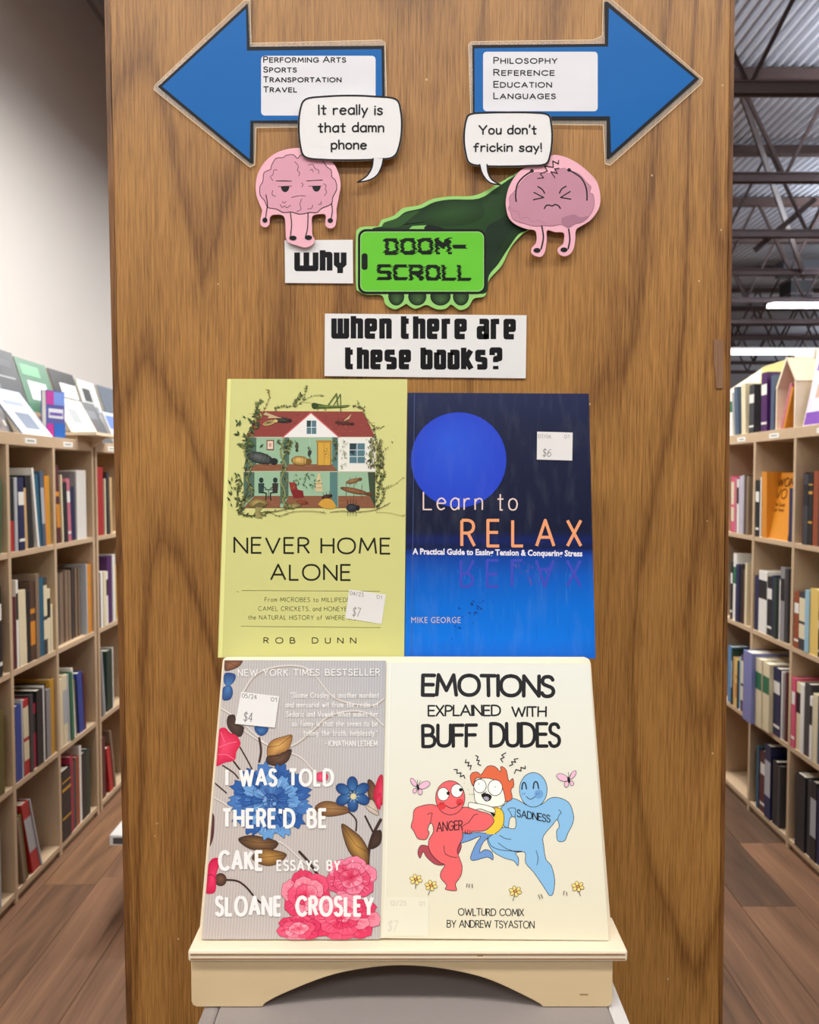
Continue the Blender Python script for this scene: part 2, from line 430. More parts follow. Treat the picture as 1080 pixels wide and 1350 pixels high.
def plank_mat(name, light, dark, seed):
    m = bpy.data.materials.new(name); m.use_nodes = True
    nt = m.node_tree; L = nt.links; b = nt.nodes['Principled BSDF']
    tc = nt.nodes.new('ShaderNodeTexCoord')
    mp = nt.nodes.new('ShaderNodeMapping'); mp.inputs['Scale'].default_value = (9, 0.8, 1); mp.inputs['Location'].default_value = (seed, seed*2, 0)
    n = nt.nodes.new('ShaderNodeTexNoise'); n.inputs['Scale'].default_value = 1.0; n.inputs['Detail'].default_value = 1.5; n.inputs['Distortion'].default_value = 0.7
    L.new(tc.outputs['Object'], mp.inputs[0]); L.new(mp.outputs[0], n.inputs[0])
    mu = nt.nodes.new('ShaderNodeMath'); mu.operation = 'MULTIPLY'; mu.inputs[1].default_value = 9; L.new(n.outputs['Fac'], mu.inputs[0])
    fr = nt.nodes.new('ShaderNodeMath'); fr.operation = 'PINGPONG'; fr.inputs[1].default_value = 1.0; L.new(mu.outputs[0], fr.inputs[0])
    mp2 = nt.nodes.new('ShaderNodeMapping'); mp2.inputs['Scale'].default_value = (150, 5, 1); L.new(tc.outputs['Object'], mp2.inputs[0])
    n2 = nt.nodes.new('ShaderNodeTexNoise'); n2.inputs['Scale'].default_value = 1.0; n2.inputs['Detail'].default_value = 4; L.new(mp2.outputs[0], n2.inputs[0])
    a = nt.nodes.new('ShaderNodeMath'); a.operation = 'MULTIPLY_ADD'; a.inputs[1].default_value = 0.45; L.new(fr.outputs[0], a.inputs[0])
    s = nt.nodes.new('ShaderNodeMath'); s.operation = 'MULTIPLY'; s.inputs[1].default_value = 0.85; L.new(n2.outputs['Fac'], s.inputs[0]); L.new(s.outputs[0], a.inputs[2])
    mx = nt.nodes.new('ShaderNodeMix'); mx.data_type = 'RGBA'; mx.clamp_factor = True
    L.new(a.outputs[0], mx.inputs[0]); mx.inputs[6].default_value = lin(dark); mx.inputs[7].default_value = lin(light)
    L.new(mx.outputs[2], b.inputs['Base Color']); b.inputs['Roughness'].default_value = 0.45
    return m

OAK = oak_mat()
OAK_SHELF = mat('oak shelf board', (158,110,58), 0.45, var=0.25, vscale=1, stretch=(120,4,60))
OAK_EDGE = oak_mat('oak edge strip', (140,92,44), (84,50,22), 4.0)
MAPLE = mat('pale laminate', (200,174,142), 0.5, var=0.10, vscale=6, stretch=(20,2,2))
MAPLE_SHADE = mat('pale laminate shaded inside', (168,142,108), 0.55, var=0.08, vscale=6, stretch=(2,20,2))  # same laminate, darkened to stand for shade inside the bookcases
PLY = mat('birch plywood', (240,224,196), 0.5, var=0.07, vscale=8, stretch=(1,6,6))
PLY_FRONT = mat('birch plywood skirt', (220,194,152), 0.5, var=0.12, vscale=7, stretch=(1,4,4))
PLY_EDGE = mat('plywood dark veneer layer', (150,116,84), 0.6)
STEEL = mat('brown painted steel', (70,52,48), 0.45, 0.3)
STEEL_L = mat('grey brown painted steel', (112,98,98), 0.4, 0.4)
DECK = mat('galvanised roof deck', (190,192,200), 0.42, 0.45, var=0.25, vscale=1.4, stretch=(1,0.4,1))
WALLM = mat('white painted plaster', (226,222,218), 0.7, bump=0.05, bscale=40, var=0.02, vscale=2)
WHITE = mat('white enamel', (235,235,232), 0.4)
PAGES = mat('book pages', (236,229,210), 0.8, var=0.06, vscale=60, stretch=(1,1,30))
PAPER = mat('white paper', (232,229,228), 0.6, bump=0.25, bscale=28)

# ------------------------------------------------------------------ the setting
ZL, ZR = 1.526, 1.565      # tops of the two bookcases
XL, XR = -1.274, 1.41      # their front faces
CEIL = 4.98

b = MB(); b.box(-2.44, 12, -2.5, 22, -0.05, -0.004)
floor = b.build('floor', mat('dark subfloor seam', (58,42,34), 0.8)); tag(floor, kind='structure')
PLANKS = [plank_mat('vinyl plank brown %s' % w, l, d, s) for w, l, d, s in (
    ('warm', (148,108,76), (70,48,34), 1), ('mid', (132,96,70), (62,43,32), 5), ('grey', (112,84,64), (50,37,30), 9), ('rosy', (150,110,82), (74,51,38), 14))]
pw, pl = 0.178, 1.22
rnd = random.Random(3)
col_x = []
x = -1.60
while x < 1.9:
    col_x.append(x); x += pw
meshes = {}
for i, x in enumerate(col_x):
    off = rnd.uniform(0, pl)
    y = -1.2-off
    k = 0
    while y < 6.1:
        if not (-0.28 < x+pw/2 < 0.28 and y > 0.9):
            b = MB(); g = 0.0008
            b.box(x+g, x+pw-g, y+g, min(y+pl-g, 6.2), -0.004, 0.0)
            b.build('plank', PLANKS[rnd.randrange(4)], floor, loc=(x, y, 0))
        y += pl; k += 1
for xa, xb, ya, yb in ((-2.44, 12, 6.2, 22), (-2.44, -1.60, -2.4, 6.2), (col_x[-1]+pw, 12, -2.4, 6.2)):
    b = MB(); b.box(xa, xb, ya, yb, -0.004, -0.0002)
    b.build('floor_covering', PLANKS[1], floor)

b = MB(); b.box(-2.6, -2.44, -2.5, 22, 0, CEIL)
tag(b.build('wall_left', WALLM), kind='structure')
b = MB(); b.box(-2.6, 12, 22, 22.2, 0, CEIL)
tag(b.build('wall_back', mat('grey far wall', (196,200,206), 0.7)), kind='structure')

# corrugated roof deck, ribs running away from the camera
b = MB(); pitch = 0.0875; x = -2.44
V = []; 
while x < 12:
    for dx, dz in ((0,0),(0.018,0.035),(0.046,0.035),(0.064,0)):
        V.append((x+dx, CEIL+dz))
    x += pitch
for k in range(len(V)-1):
    (xa, za), (xb, zb) = V[k], V[k+1]
    b.quad((xa,1.0,za),(xb,1.0,zb),(xb,22,zb),(xa,22,za))
deck = b.build('ceiling', DECK); tag(deck, kind='structure')

# steel roof joists: top chord, bottom chord (two angles), zigzag webs
ZB = 4.01
joist_y = [3.9, 5.5, 7.1, 8.7, 10.3, 11.9, 13.5, 15.1, 16.7, 18.3, 19.9]
for j, y in enumerate(joist_y):
    r = empty('roof_joist', (-1.3, y, ZB), kind='structure')
    b = MB(); b.box(-1.3, 12, y-0.05, y+0.05, CEIL-0.11, CEIL-0.02); b.build('top_chord', STEEL, r)
    b = MB(); b.box(-1.3, 12, y-0.055, y+0.055, ZB+0.045, ZB+0.055); b.box(-1.3, 12, y-0.04, y-0.03, ZB-0.02, ZB+0.045); b.box(-1.3, 12, y+0.03, y+0.04, ZB-0.02, ZB+0.045)
    b.build('bottom_chord', STEEL_L, r)
    x = -1.3+rnd.uniform(0, 0.5); s = 0
    wb = MB()
    while x < 11.4:
        z0, z1 = (ZB+0.03, CEIL-0.05) if s == 0 else (CEIL-0.05, ZB+0.03)
        if 1.0 < x*5.5/y and x/y < 0.62:
            w1 = MB(); w1.bar((x, y, z0), (x+0.44, y, z1), 0.028); w1.build('web', STEEL, r)
        else:
            wb.bar((x, y, z0), (x+0.44, y, z1), 0.028)
        x += 0.44; s = 1-s
    tag(wb.build('far_webs', STEEL, r), kind='stuff')
r = empty('roof_girder', (-1.3, 12, 4.0), kind='structure')
b = MB(); b.box(-1.42, -1.24, 1.0, 22, ZB-0.1, ZB-0.07); b.box(-1.335, -1.325, 1.0, 22, ZB-0.07, CEIL-0.12); b.box(-1.42, -1.24, 1.0, 22, CEIL-0.14, CEIL-0.11)
b.build('i_beam', STEEL, r)
def brace(a, c, w=0.07):
    t = MB(); t.bar(a, c, w, 0.02); o = t.build('roof_brace', STEEL); tag(o, kind='structure')
brace(at(955, 55, 7.1), at(1061, 366, 10.4), 0.07)
brace(at(60, -12, 6.2), at(150, 28, 6.6), 0.05)
brace(at(995, 330, 8.8), at(1075, 262, 8.8), 0.06)

# dark ducts hung far back
for px0, px1, py0, py1, y, nm in ((1043, 1072, 366, 396, 12.6, 'duct_drop'), ):
    a = at(px0, py1, y); c = at(px1, py0, y)
    r = empty('air_duct', ((a.x+c.x)/2, y, a.z), 'black square air duct dropping between the far roof joists', 'duct')
    b = MB(); b.box(a.x, c.x, y, y+0.4, a.z, c.z); b.build('duct_drop', mat('black duct', (30,30,33), 0.5), r)
    b = MB(); b.box(a.x-0.1, 9, y+0.05, y+0.35, a.z+0.06+(c.z-a.z), c.z+0.3); b.build('duct_run', mat('dark grey duct', (72,72,78), 0.5), r)
    b = MB()
    for q in (a.z+0.1, c.z-0.04): b.box(a.x-0.012, c.x+0.012, y-0.012, y+0.41, q, q+0.02)
    b.build('duct_flange', STEEL_L, r)

# strip lights: white housing, glowing lens
GLOW = bpy.data.materials.new('lit diffuser'); GLOW.use_nodes = True
gb = GLOW.node_tree.nodes['Principled BSDF']; gb.inputs['Emission Color'].default_value = (0.96, 0.98, 1, 1); gb.inputs['Emission Strength'].default_value = 6.0
def strip_light(x0, x1, y, z, along='x', label='', power=1.0, w=0.26, group=None, deck_fill=0.0):
    cx = (x0+x1)/2 if along == 'x' else x0
    cy = y if along == 'x' else (x1+y)/2
    r = empty('strip_light', (cx, cy, z), label, 'ceiling light', group)
    h = MB(); g = MB()
    if along == 'x':
        h.box(x0, x1, y-w*0.3, y+w*0.3, z+0.05, z+0.12); g.box(x0+0.02, x1-0.02, y-w/2, y+w/2, z, z+0.05); L = x1-x0
    else:
        L = x1-y
        h.box(x0-w*0.3, x0+w*0.3, y, x1, z+0.05, z+0.12); g.box(x0-w/2, x0+w/2, y+0.02, x1-0.02, z, z+0.05)
    h.build('housing', WHITE, r); g.build('diffuser', GLOW, r)
    for t in (0.15, 0.85):
        k = MB()
        if along == 'x': k.bar((x0+L*t, y, z+0.12), (x0+L*t, y, CEIL+0.001), 0.006)
        else: k.bar((x0, y+L*t, z+0.12), (x0, y+L*t, CEIL+0.001), 0.006)
        k.build('hanger_wire', STEEL_L, r)
    la = bpy.data.lights.new('tube', 'AREA'); la.shape = 'RECTANGLE'; la.size = L; la.size_y = w; la.energy = LAMP_POWER*L*power; la.color = (1.0, 0.965, 0.91)
    lo = link('tube', la, r, Vector((0, 0, -0.012)))
    if along == 'y': lo.rotation_euler = (0, 0, math.pi/2)
    if deck_fill:
        lu = la.copy(); lu.energy = la.energy*deck_fill; lu.size_y = 0.1; lu.color = (0.86, 0.93, 1.0)  # upward fill lamp added above the housing to brighten the roof deck
        link('deck_fill', lu, r, Vector((0, 0, 0.135))).rotation_euler = (math.pi, 0, 0)
strip_light(5.42, 8.2, 12.0, 3.96, label='bright white strip light hanging between the far joists, the upper one')
strip_light(6.2, 9.2, 16.6, 3.97, label='long white strip light far back, low above the wooden display risers')
for x in (-0.8, 0.85):
    strip_light(x, 4.4, 2.0, 3.7, 'y', 'strip light hung over the %s aisle, above the frame' % ('left' if x < 0 else 'right'), 1.15 if x < 0 else 0.95)
for x, y in ((-1.5, -0.35), (1.1, -0.35), (-0.2, -2.0)):
    strip_light(x-1.2, x+1.2, y, 3.15, 'x', 'strip light hung above the viewer, %s' % {-1.5:'left',1.1:'right',-0.2:'rear'}[x], 0.53)
for y in (4.7, 8.0, 14.2):
    strip_light(-0.9, 1.0, y, 3.9, 'x', 'strip light hung beyond the oak panel, %s' % {4.7:'nearest',8.0:'second',14.2:'furthest'}[y], 1.2, deck_fill=1.0)
for y, xa in ((6.2, 3.6), (9.6, 5.6), (18.6, 9.9)):  # unseen lamps added to brighten the roof deck and far wall
    strip_light(xa, xa+2.4, y, 3.9, 'x', 'added unseen strip light brightening the right of the hall, %s one' % {6.2:'nearest',9.6:'middle',18.6:'farthest'}[y], 2.0, deck_fill={6.2:1.0, 9.6:3.0, 18.6:0.8}[y])
# ------------------------------------------------------------------ oak bookcase whose end panel faces us
PY = 0.76
PX0, PX1 = -0.2813, 0.307
PZ = 2.2
case = empty('bookcase', (0.013, PY+0.01, 0), 'oak bookcase seen end-on, its tall end panel carrying the paper signs', 'bookcase')
def lean_x(b):   # the old case stands a touch out of plumb
    b.V = [Vector((v[0]+(1.346-v[2])*0.0055, v[1], v[2])) for v in b.V]; return b
b = MB(); b.box(PX0+0.003, PX1-0.003, PY, PY+0.019, 0, PZ); lean_x(b).build('end_panel', OAK, case)
for s, x0, x1 in (('l', PX0-0.002, PX0+0.003), ('r', PX1-0.003, PX1+0.0008)):
    # chipped veneer edge strip, built in short uneven lengths
    b = MB(); z = 0.0; rr = random.Random(11 if s == 'l' else 12); P = []
    while z < PZ:
        P.append((z, rr.uniform(-0.0009, 0.0009))); z += rr.uniform(0.02, 0.09)
    P.append((PZ, 0))
    for (za, ja), (zb, jb) in zip(P, P[1:]):
        if s == 'l': xa, xb, xc, xd = x0, x1+ja, x0, x1+jb
        else: xa, xb, xc, xd = x0+ja, x1, x0+jb, x1
        b.hexa([(xa,PY-0.0012,za),(xb,PY-0.0004,za),(xb,PY+0.022,za),(xa,PY+0.022,za),(xc,PY-0.0012,zb),(xd,PY-0.0004,zb),(xd,PY+0.022,zb),(xc,PY+0.022,zb)])
    lean_x(b).build('edge_strip', OAK_EDGE, case)
SP = Surf((0, PY, 1.4), (0, -1, 0))
o = card('veneer_patch', [(941,447.5),(954,447.5),(953.5,512),(944.5,512),(943,490),(941,478)], SP, 0, 0.0011, oak_mat('rosy veneer patch', (150,112,84), (122,84,58), 2.2), case)
b = MB(); b.box(0.008, 0.018, PY+0.02, 3.4, 0.0, PZ-0.1); b.build('middle_board', OAK, case)
b = MB(); b.box(PX0+0.01, PX1-0.01, 3.4, 3.42, 0.0, PZ-0.05); b.build('far_end_panel', OAK, case)
for z in (0.08, 0.48, 0.88, 1.28, 1.68, 2.08):
    b = MB(); b.box(PX0+0.008, 0.008, PY+0.019, 3.4, z, z+0.02); b.box(0.018, PX1-0.008, PY+0.019, 3.4, z, z+0.02); b.build('shelf', OAK_SHELF, case)

# ------------------------------------------------------------------ paper signs
INK = (22, 20, 22)
CARD = print_mat('printed card', 0.5, 0.35, 30.0)
GLOSS = print_mat('laminated print', 0.42, 0.1, 22.0)
lam = bpy.data.materials.new('clear laminate'); lam.use_nodes = True
nt = lam.node_tree; pb = nt.nodes['Principled BSDF']; pb.inputs['Base Color'].default_value = lin((235,228,215)); pb.inputs['Alpha'].default_value = 0.16; pb.inputs['Roughness'].default_value = 0.12
def sign(name, cx, cy, label, cat, group=None):
    return empty(name, SP.pt(cx, cy), label, cat, group)

# blue arrows
def arrow(outer, blue, lamin, lab, label, lines, cx, cy):
    s = sign('arrow_sign', cx, cy, label, 'sign', 'blue arrow signs')
    card('laminate_sheet', lamin, SP, 0.0015, 0.0006, lam, s)
    # pale line painted as light caught along the laminate's edge
    rim = Art(SP, 0.0022); rim.line(lamin, 0.8, (226,205,172), closed=True); rim.build('painted_rim_glint', GLOSS, s)
    a = Art(SP, 0.0023); a.poly(outer, (14,16,24)); a.poly(blue, (4,98,172)); a.build('arrow_print', GLOSS, s)
    a = Art(SP, 0.00243); a.poly(lab, (226,224,228)); a.build('paper_label', CARD, s)
    a = Art(SP, 0.00248)
    for t, x0, yb, w, h in lines: a.text(t, x0, yb, w, h, 1.5, INK, small=0.8, gap=0.26, space=0.4)
    a.build('lettering', CARD, s)
    return s
O = (180, 0, 2.842)
arrow(T([(80,325),(417,12),(424,175),(928,171),(932,462),(610,462),(438,460),(438,612),(428,612)], *O),
      T([(96,324),(410,33),(414,190),(918,184),(922,450),(610,450),(427,452),(424,596)], *O),
      T([(64,335),(70,318),(405,0),(425,2),(430,162),(918,150),(932,160),(940,470),(610,476),(448,478),(443,618),(425,626)], *O),
      T(rrect(467, 209, 896, 433, 14), *O),
      'blue arrow sign pointing left, with labels from performing arts to travel',
      (('Performing Arts', 347, 82.8, 109.5, 8.8), ('Sports', 347, 95.8, 44.5, 8.3), ('Transportation', 347, 108.8, 103.5, 8.3), ('Travel', 347, 122, 44.8, 8.3)), 330, 215)
O = (560, 0, 2.7)
arrow(T([(170,160),(642,156),(640,8),(650,5),(978,280),(655,567),(648,565),(648,428),(172,428)], *O),
      T([(177,172),(653,166),(656,28),(961,279),(664,545),(660,414),(178,414)], *O),
      T([(156,160),(166,148),(600,142),(632,128),(636,0),(652,-8),(668,0),(990,280),(985,298),(660,588),(642,582),(635,445),(165,440)], *O),
      T(rrect(208, 184, 616, 396, 13), *O),
      'blue arrow sign pointing right, with labels from philosophy to languages',
      (('Philosophy', 650.5, 84.2, 84.5, 9.2), ('Reference', 650.5, 100.1, 81, 9.2), ('Education', 650.5, 115.8, 77.5, 9.2), ('Languages', 650.5, 130.9, 82.5, 9.2)), 802, 210)

# speech bubbles
def bubble(name, P, tail, label, lines, cx, cy, th=0.0009, off=0.006):
    s = sign(name, cx, cy, label, 'sign')
    big = ell(cx, cy, 1, 1)
    c = Vector((sum(p[0] for p in P)/len(P), sum(p[1] for p in P)/len(P)))
    def grow(Q, d, c): 
        out = []
        for p in Q:
            v = Vector(p)-c
            out.append(tuple(Vector(p)+v.normalized()*d))
        return out
    card('bubble_card', grow(P, 1.3, c), SP, off, th, PAPER, s)
    tc = Vector((sum(p[0] for p in tail)/len(tail), sum(p[1] for p in tail)/len(tail)))
    card('bubble_tail', grow(tail, 0.8, tc), SP, off-0.0002, th, PAPER, s)
    a = Art(SP, off+th+0.0001); a.line(P, 2.4, INK, closed=True)
    a.poly(tail, (230,228,229)); a.line(tail, 1.9, INK); a.build('outline', CARD, s)
    a = Art(SP, off+th+0.00016)
    for t, x0, yb, w, h, lw in lines: a.text(t, x0, yb, w, h, lw, INK, fonts=(GL, GU), hand=0.03, gap=0.2, space=0.42)
    a.build('lettering', CARD, s)
O = (180, 0, 2.842)
bl = crv(T([(608,475),(614,410),(634,372),(700,362),(800,358),(900,362),(972,372),(990,415),(994,480),(985,545),(962,588),(900,597),(800,600),(700,598),(632,588),(614,545)], *O), True, 4)
tail = crv(T([(925,594),(918,625),(900,658),(868,676),(828,683)], *O))+crv(T([(828,683),(862,660),(882,628),(887,594)], *O))
bubble('speech_bubble', bl, tail, 'white speech bubble reading It really is that damn phone', (('It really is', 419.5, 151.8, 85.5, 14.5, 2.2), ('that damn', 419, 174.8, 88, 14, 2.2), ('phone', 436, 197.5, 48, 13.5, 2.2)), 461, 210)
O = (560, 0, 2.7)
bl = crv(T([(140,490),(147,430),(165,406),(230,401),(300,400),(380,401),(438,408),(450,440),(454,490),(447,550),(430,584),(370,590),(300,592),(220,591),(162,582),(146,545)], *O), True, 4)
tail = crv(T([(196,586),(206,620),(232,650),(270,658)], *O))+crv(T([(270,658),(240,640),(226,615),(222,586)], *O))
bubble('speech_bubble', bl, tail, "white speech bubble reading You don't frickin say!", (("You don't", 631, 177.5, 77, 13, 2.1), ('frickin say!', 624, 200.5, 91, 12.5, 2.1)), 671, 218, off=0.007)

# left brain cutout
O = (320, 180, 4.5)
s = sign('brain_cutout', 380, 315, 'pink cartoon brain cutout with half-closed eyes, on the left', 'cutout')
PINKP = mat('pink card', (240,178,192), 0.5, bump=0.45, bscale=24)
out = crv(T([(350,68),(250,78),(170,115),(110,180),(80,260),(80,340),(102,405),(115,440),(104,500),(110,528),(137,538),(158,520),(162,480),(185,464),(245,474),(255,560),(258,605),(275,630),(330,648),(375,658),(415,640),(427,612),(414,585),(412,540),(413,475),(455,460),(492,466),(490,520),(505,540),(530,544),(550,525),(558,470),(557,430),(572,350),(581,280),(562,200),(520,140),(440,90)], *O), True, 4)
card('cutout_card', out, SP, 0.004, 0.0008, PINKP, s)
a = Art(SP, 0.005)
br = crv(T([(325,130),(300,108),(258,112),(240,125),(198,130),(172,170),(165,195),(127,215),(120,265),(102,300),(105,350),(130,380),(150,420),(200,430),(240,450),(290,448),(340,460),(400,450),(440,450),(470,425),(525,400),(535,360),(558,310),(550,260),(530,240),(525,200),(500,180),(475,145),(430,120),(385,100),(345,110)], *O), True, 4)
a.shape(br, (222,160,178), INK, 0.95)
def L_(A, Q, w=0.75, col=INK, sm=True): A.line(crv(T(Q, *O)) if sm else T(Q, *O), w, col)
for Q in ([(310,150),(330,175),(325,200),(338,215),(332,235)], [(205,198),(185,200),(180,225),(165,240),(180,262)], [(390,170),(415,165),(430,190),(450,200),(450,220)], [(400,200),(412,195),(418,210)], [(178,320),(175,345),(195,355)],
          [(235,385),(245,395),(258,385)], [(222,403),(235,420),(250,412),(262,422),(285,408)], [(350,370),(340,400),(345,430),(320,447)], [(415,405),(410,425),(385,430)], [(465,385),(465,400),(450,402)], [(480,280),(495,290),(490,310),(498,330),(485,350)],
          [(350,275),(358,287),(350,300)], [(290,362),(330,352),(372,352)], [(200,263),(245,262),(290,265)], [(380,263),(430,260),(473,258)], [(210,297),(290,293)], [(392,294),(467,293)]): L_(a, Q)
a.line(T([(200,263),(290,265)], *O), 1.0, INK); a.line(T([(380,263),(473,258)], *O), 1.0, INK)
a.poly(T(ell(252,296,25,34,12,0,180), *O), INK); a.poly(T(ell(438,293,25,34,12,0,180), *O), INK)
L_(a, [(138,345),(147,400),(140,450),(136,485)], 1.2); L_(a, [(528,400),(532,440),(525,485)], 1.2); L_(a, [(283,452),(290,520),(283,592)], 1.2); L_(a, [(388,452),(385,540),(374,588)], 1.2)
for cx, cy, rx, ry in ((132,496,15,15),(520,498,16,14),(298,602,22,14),(390,599,22,14)): a.poly(T(ell(cx,cy,rx,ry), *O), INK)
a.build('brain_drawing', CARD, s)

# right brain cutout
O = (640, 190, 6.75)
s = sign('brain_cutout', 728, 335, 'pink cartoon brain cutout with screwed-up eyes, on the right', 'cutout')
out = crv(T([(590,100),(680,105),(770,140),(850,190),(930,260),(990,330),(1020,430),(1022,530),(990,610),(930,680),(860,725),(808,762),(800,850),(785,930),(752,980),(700,997),(655,975),(645,930),(690,890),(700,850),(697,790),(620,782),(550,768),(547,850),(532,950),(500,1000),(450,997),(412,970),(412,925),(450,880),(457,820),(440,767),(370,755),(280,720),(212,660),(185,560),(187,470),(215,370),(270,280),(330,222),(400,200),(480,195),(540,160)], *O), True, 4)
card('cutout_card', out, SP, 0.0055, 0.0008, PINKP, s)
a = Art(SP, 0.0065)
br = crv(T([(370,290),(330,330),(290,380),(250,430),(215,470),(217,540),(205,570),(225,610),(242,660),(290,690),(345,705),(400,722),(450,730),(520,725),(600,728),(680,715),(740,742),(795,712),(860,695),(905,660),(950,600),(970,530),(960,450),(930,430),(940,380),(900,340),(850,280),(800,250),(740,240),(700,215),(640,230),(560,262),(480,250),(420,262)], *O), True, 4)
a.shape(br, (196,140,158), (168,112,134), 0.8)
a.poly(T(crv([(680,660),(730,640),(790,625),(850,650),(925,640),(880,685),(790,712),(740,742),(685,715)], True), *O), (172,120,140))
a.line(crv(T([(215,540),(240,590),(290,600),(310,660),(370,650),(420,690),(480,680),(540,715)], *O)), 0.7, (176,120,140))
for Q in ([(275,510),(270,450),(285,360),(340,290),(415,240)], [(905,498),(900,400),(860,310),(800,262),(745,230)], [(503,730),(517,830),(497,932)], [(742,757),(752,850),(737,930)]): L_(a, Q, 1.9)
L_(a, [(525,573),(545,545),(575,545),(597,550),(620,538),(650,548),(667,572)], 1.8)
for Q in ([(432,430),(520,475),(428,495)], [(755,422),(670,475),(762,490)]): L_(a, Q, 1.6, sm=False)
L_(a, [(468,378),(505,402),(528,436)], 1.7); L_(a, [(718,375),(680,400),(660,436)], 1.7)
L_(a, [(465,305),(520,300),(488,265),(552,240),(527,195),(605,205),(600,150),(650,175),(652,145)], 1.3, sm=False); L_(a, [(620,300),(583,245),(642,262),(618,220),(655,215)], 1.3, sm=False)
for cx, cy, rx, ry in ((415,238,17,16),(745,230,17,16),(460,945,32,21),(700,940,32,21)): a.poly(T(ell(cx,cy,rx,ry), *O), INK)
a.build('brain_drawing', CARD, s)

# green hand with phone
O = (440, 230, 4.154)
s = sign('hand_cutout', 560, 405, 'dark green hand holding a bright green phone reading DOOM-SCROLL', 'cutout')
GREENP = mat('light green card edge', (150,208,110), 0.5)
out = crv(T([(245,285),(165,286),(132,300),(122,340),(122,600),(140,640),(180,658),(262,662),(285,712),(335,738),(382,718)], *O))+crv(T([(398,708),(445,735),(500,715)], *O))+crv(T([(515,715),(565,738),(612,735),(640,712)], *O))+crv(T([(652,715),(692,742),(738,725),(768,680),(830,663),(850,580),(920,500),(970,400),(1030,330),(1075,302),(1150,260),(1150,120),(1080,20),(1040,-10),(1005,-10),(910,45),(780,113),(640,120),(540,135),(470,168),(380,185),(330,225),(262,248)], *O))
card('cutout_card', out, SP, 0.002, 0.0009, GREENP, s)
a = Art(SP, 0.00295)
DG = (22,48,20); DK = (14,27,16); MG = (36,70,28)
hand = crv(T([(270,290),(275,265),(345,240),(395,205),(480,185),(550,152),(640,137),(795,132),(900,68),(1020,0),(1120,60),(1130,240),(1060,305),(1010,330),(950,415),(900,492),(850,555),(832,650),(700,640),(300,640),(200,600),(200,320)], *O), True, 4)
a.fan(hand, ((440+760/4.154), 230+230/4.154), MG, DG)
a.poly(T(crv([(270,290),(280,265),(345,242),(400,212),(470,200),(420,240),(360,285)], True), *O), (44,80,34))
a.fan(T(crv([(480,215),(640,150),(800,160),(820,230),(700,280),(520,270)], True), *O), (440+650/4.154, 230+210/4.154), (42,78,32), (27,56,23))
a.poly(T(crv([(830,320),(900,250),(1010,200),(1060,240),(960,330),(860,520),(835,600)], True), *O), (22,44,24))
a.poly(T([(413,298),(432,282),(508,278),(495,300)], *O), (132,196,98))
a.poly(T(crv([(500,298),(520,275),(590,290),(600,302)], True), *O), DK)
for cx, rx in ((343,44),(458,50),(585,56),(697,44)):
    P = T(ell(cx, 668, rx, 50, 22), *O); a.fan(P, (O[0]+(cx+5)/O[2], O[1]+688/O[2]), (66,100,54), DK)
a.build('hand_drawing', CARD, s)
a = Art(SP, 0.0031)
a.poly(T(rrect(133,299,834,655,45), *O), (12,20,12)); a.poly(T(rrect(146,313,823,641,34), *O), (176,220,150)); a.poly(T(rrect(149,316,820,638,32), *O), (104,198,52))
a.poly(T(rrect(153,432,186,523,14), *O), (14,16,14))
a.build('phone_drawing', CARD, s)
a = Art(SP, 0.00315)
rg = random.Random(5)
def glitch(t, x0, yb, w, h, lw, slope):
    S, W = glyphs(t, (GD,), 0.3, 0.3)
    sx = (w-lw)/W; hh = h-lw; dy = 1.05; rows = int(h/dy)+1
    segs = []
    for st in S:
        P = [(x0+lw/2+p[0]*sx, yb-lw/2-p[1]*hh) for p in st]
        segs += list(zip(P, P[1:]))
    for r_ in range(rows):
        y = yb-h+(r_+0.5)*dy; sh = rg.choice((0,0,0.4,-0.5,1.6,-1.5,0.9,-0.9))
        xs = []; x = x0-1
        run = None
        while x < x0+w+1:
            hit = False
            for (ax, ay), (bx, by) in segs:
                if min(ax,bx)-lw < x < max(ax,bx)+lw and min(ay,by)-lw < y < max(ay,by)+lw:
                    dx, dyy = bx-ax, by-ay; q = dx*dx+dyy*dyy
                    tt = 0 if q == 0 else max(0, min(1, ((x-ax)*dx+(y-ay)*dyy)/q))
                    ex, ey = abs(x-ax-tt*dx), abs(y-ay-tt*dyy)
                    if max(ex, ey) < lw/2: hit = True; break
            if hit and run is None: run = x
            if not hit and run is not None:
                e = rg.uniform(-0.6, 0.9); y_ = y+slope*(run-x0)
                a._add([(run+sh, y_-dy/2-.03), (x+sh+e, y_-dy/2-.03), (x+sh+e, y_+dy/2+.03), (run+sh, y_+dy/2+.03)], [(0,1,2,3)], [lin((12,22,10))]*4); run = None
            x += 0.45
glitch('DOOM-', 505.5, 336.2, 108, 22, 4.7, -0.012)
glitch('SCROLL', 497, 369.8, 124, 21.5, 4.6, 0.01)
a.build('lettering', CARD, s)

# two white word cards
def word_card(P, label, lines, cx, cy, off):
    s = sign('word_card', cx, cy, label, 'sign', 'printed poster words')
    card('paper', P, SP, off, 0.0006, PAPER, s)
    a = Art(SP, off+0.00065)
    for t, x0, yb, w, h, lw, sl in lines: a.text(t, x0, yb, w, h, lw, (14,12,14), fonts=(GB,), gap=0.38, space=0.42, caps=False, slope=sl)
    a.build('lettering', CARD, s)
word_card([(375.2,316.8),(465.2,316),(465.6,373.6),(376,373)], 'small white word card reading Why', [('Why', 388, 357.6, 69, 28.6, 7.6, 0.0)], 420, 373, 0.001)
word_card([(428.4,413.4),(694.4,415.6),(693.3,498.8),(427.8,495.8)], 'wide white word card reading when there are these books?', [('when there are', 436.8, 446.6, 244.5, 30.5, 7.3, 0.004), ('these books?', 455, 487.0, 207.5, 29.5, 7.3, 0.002)], 560, 497, 0.001)
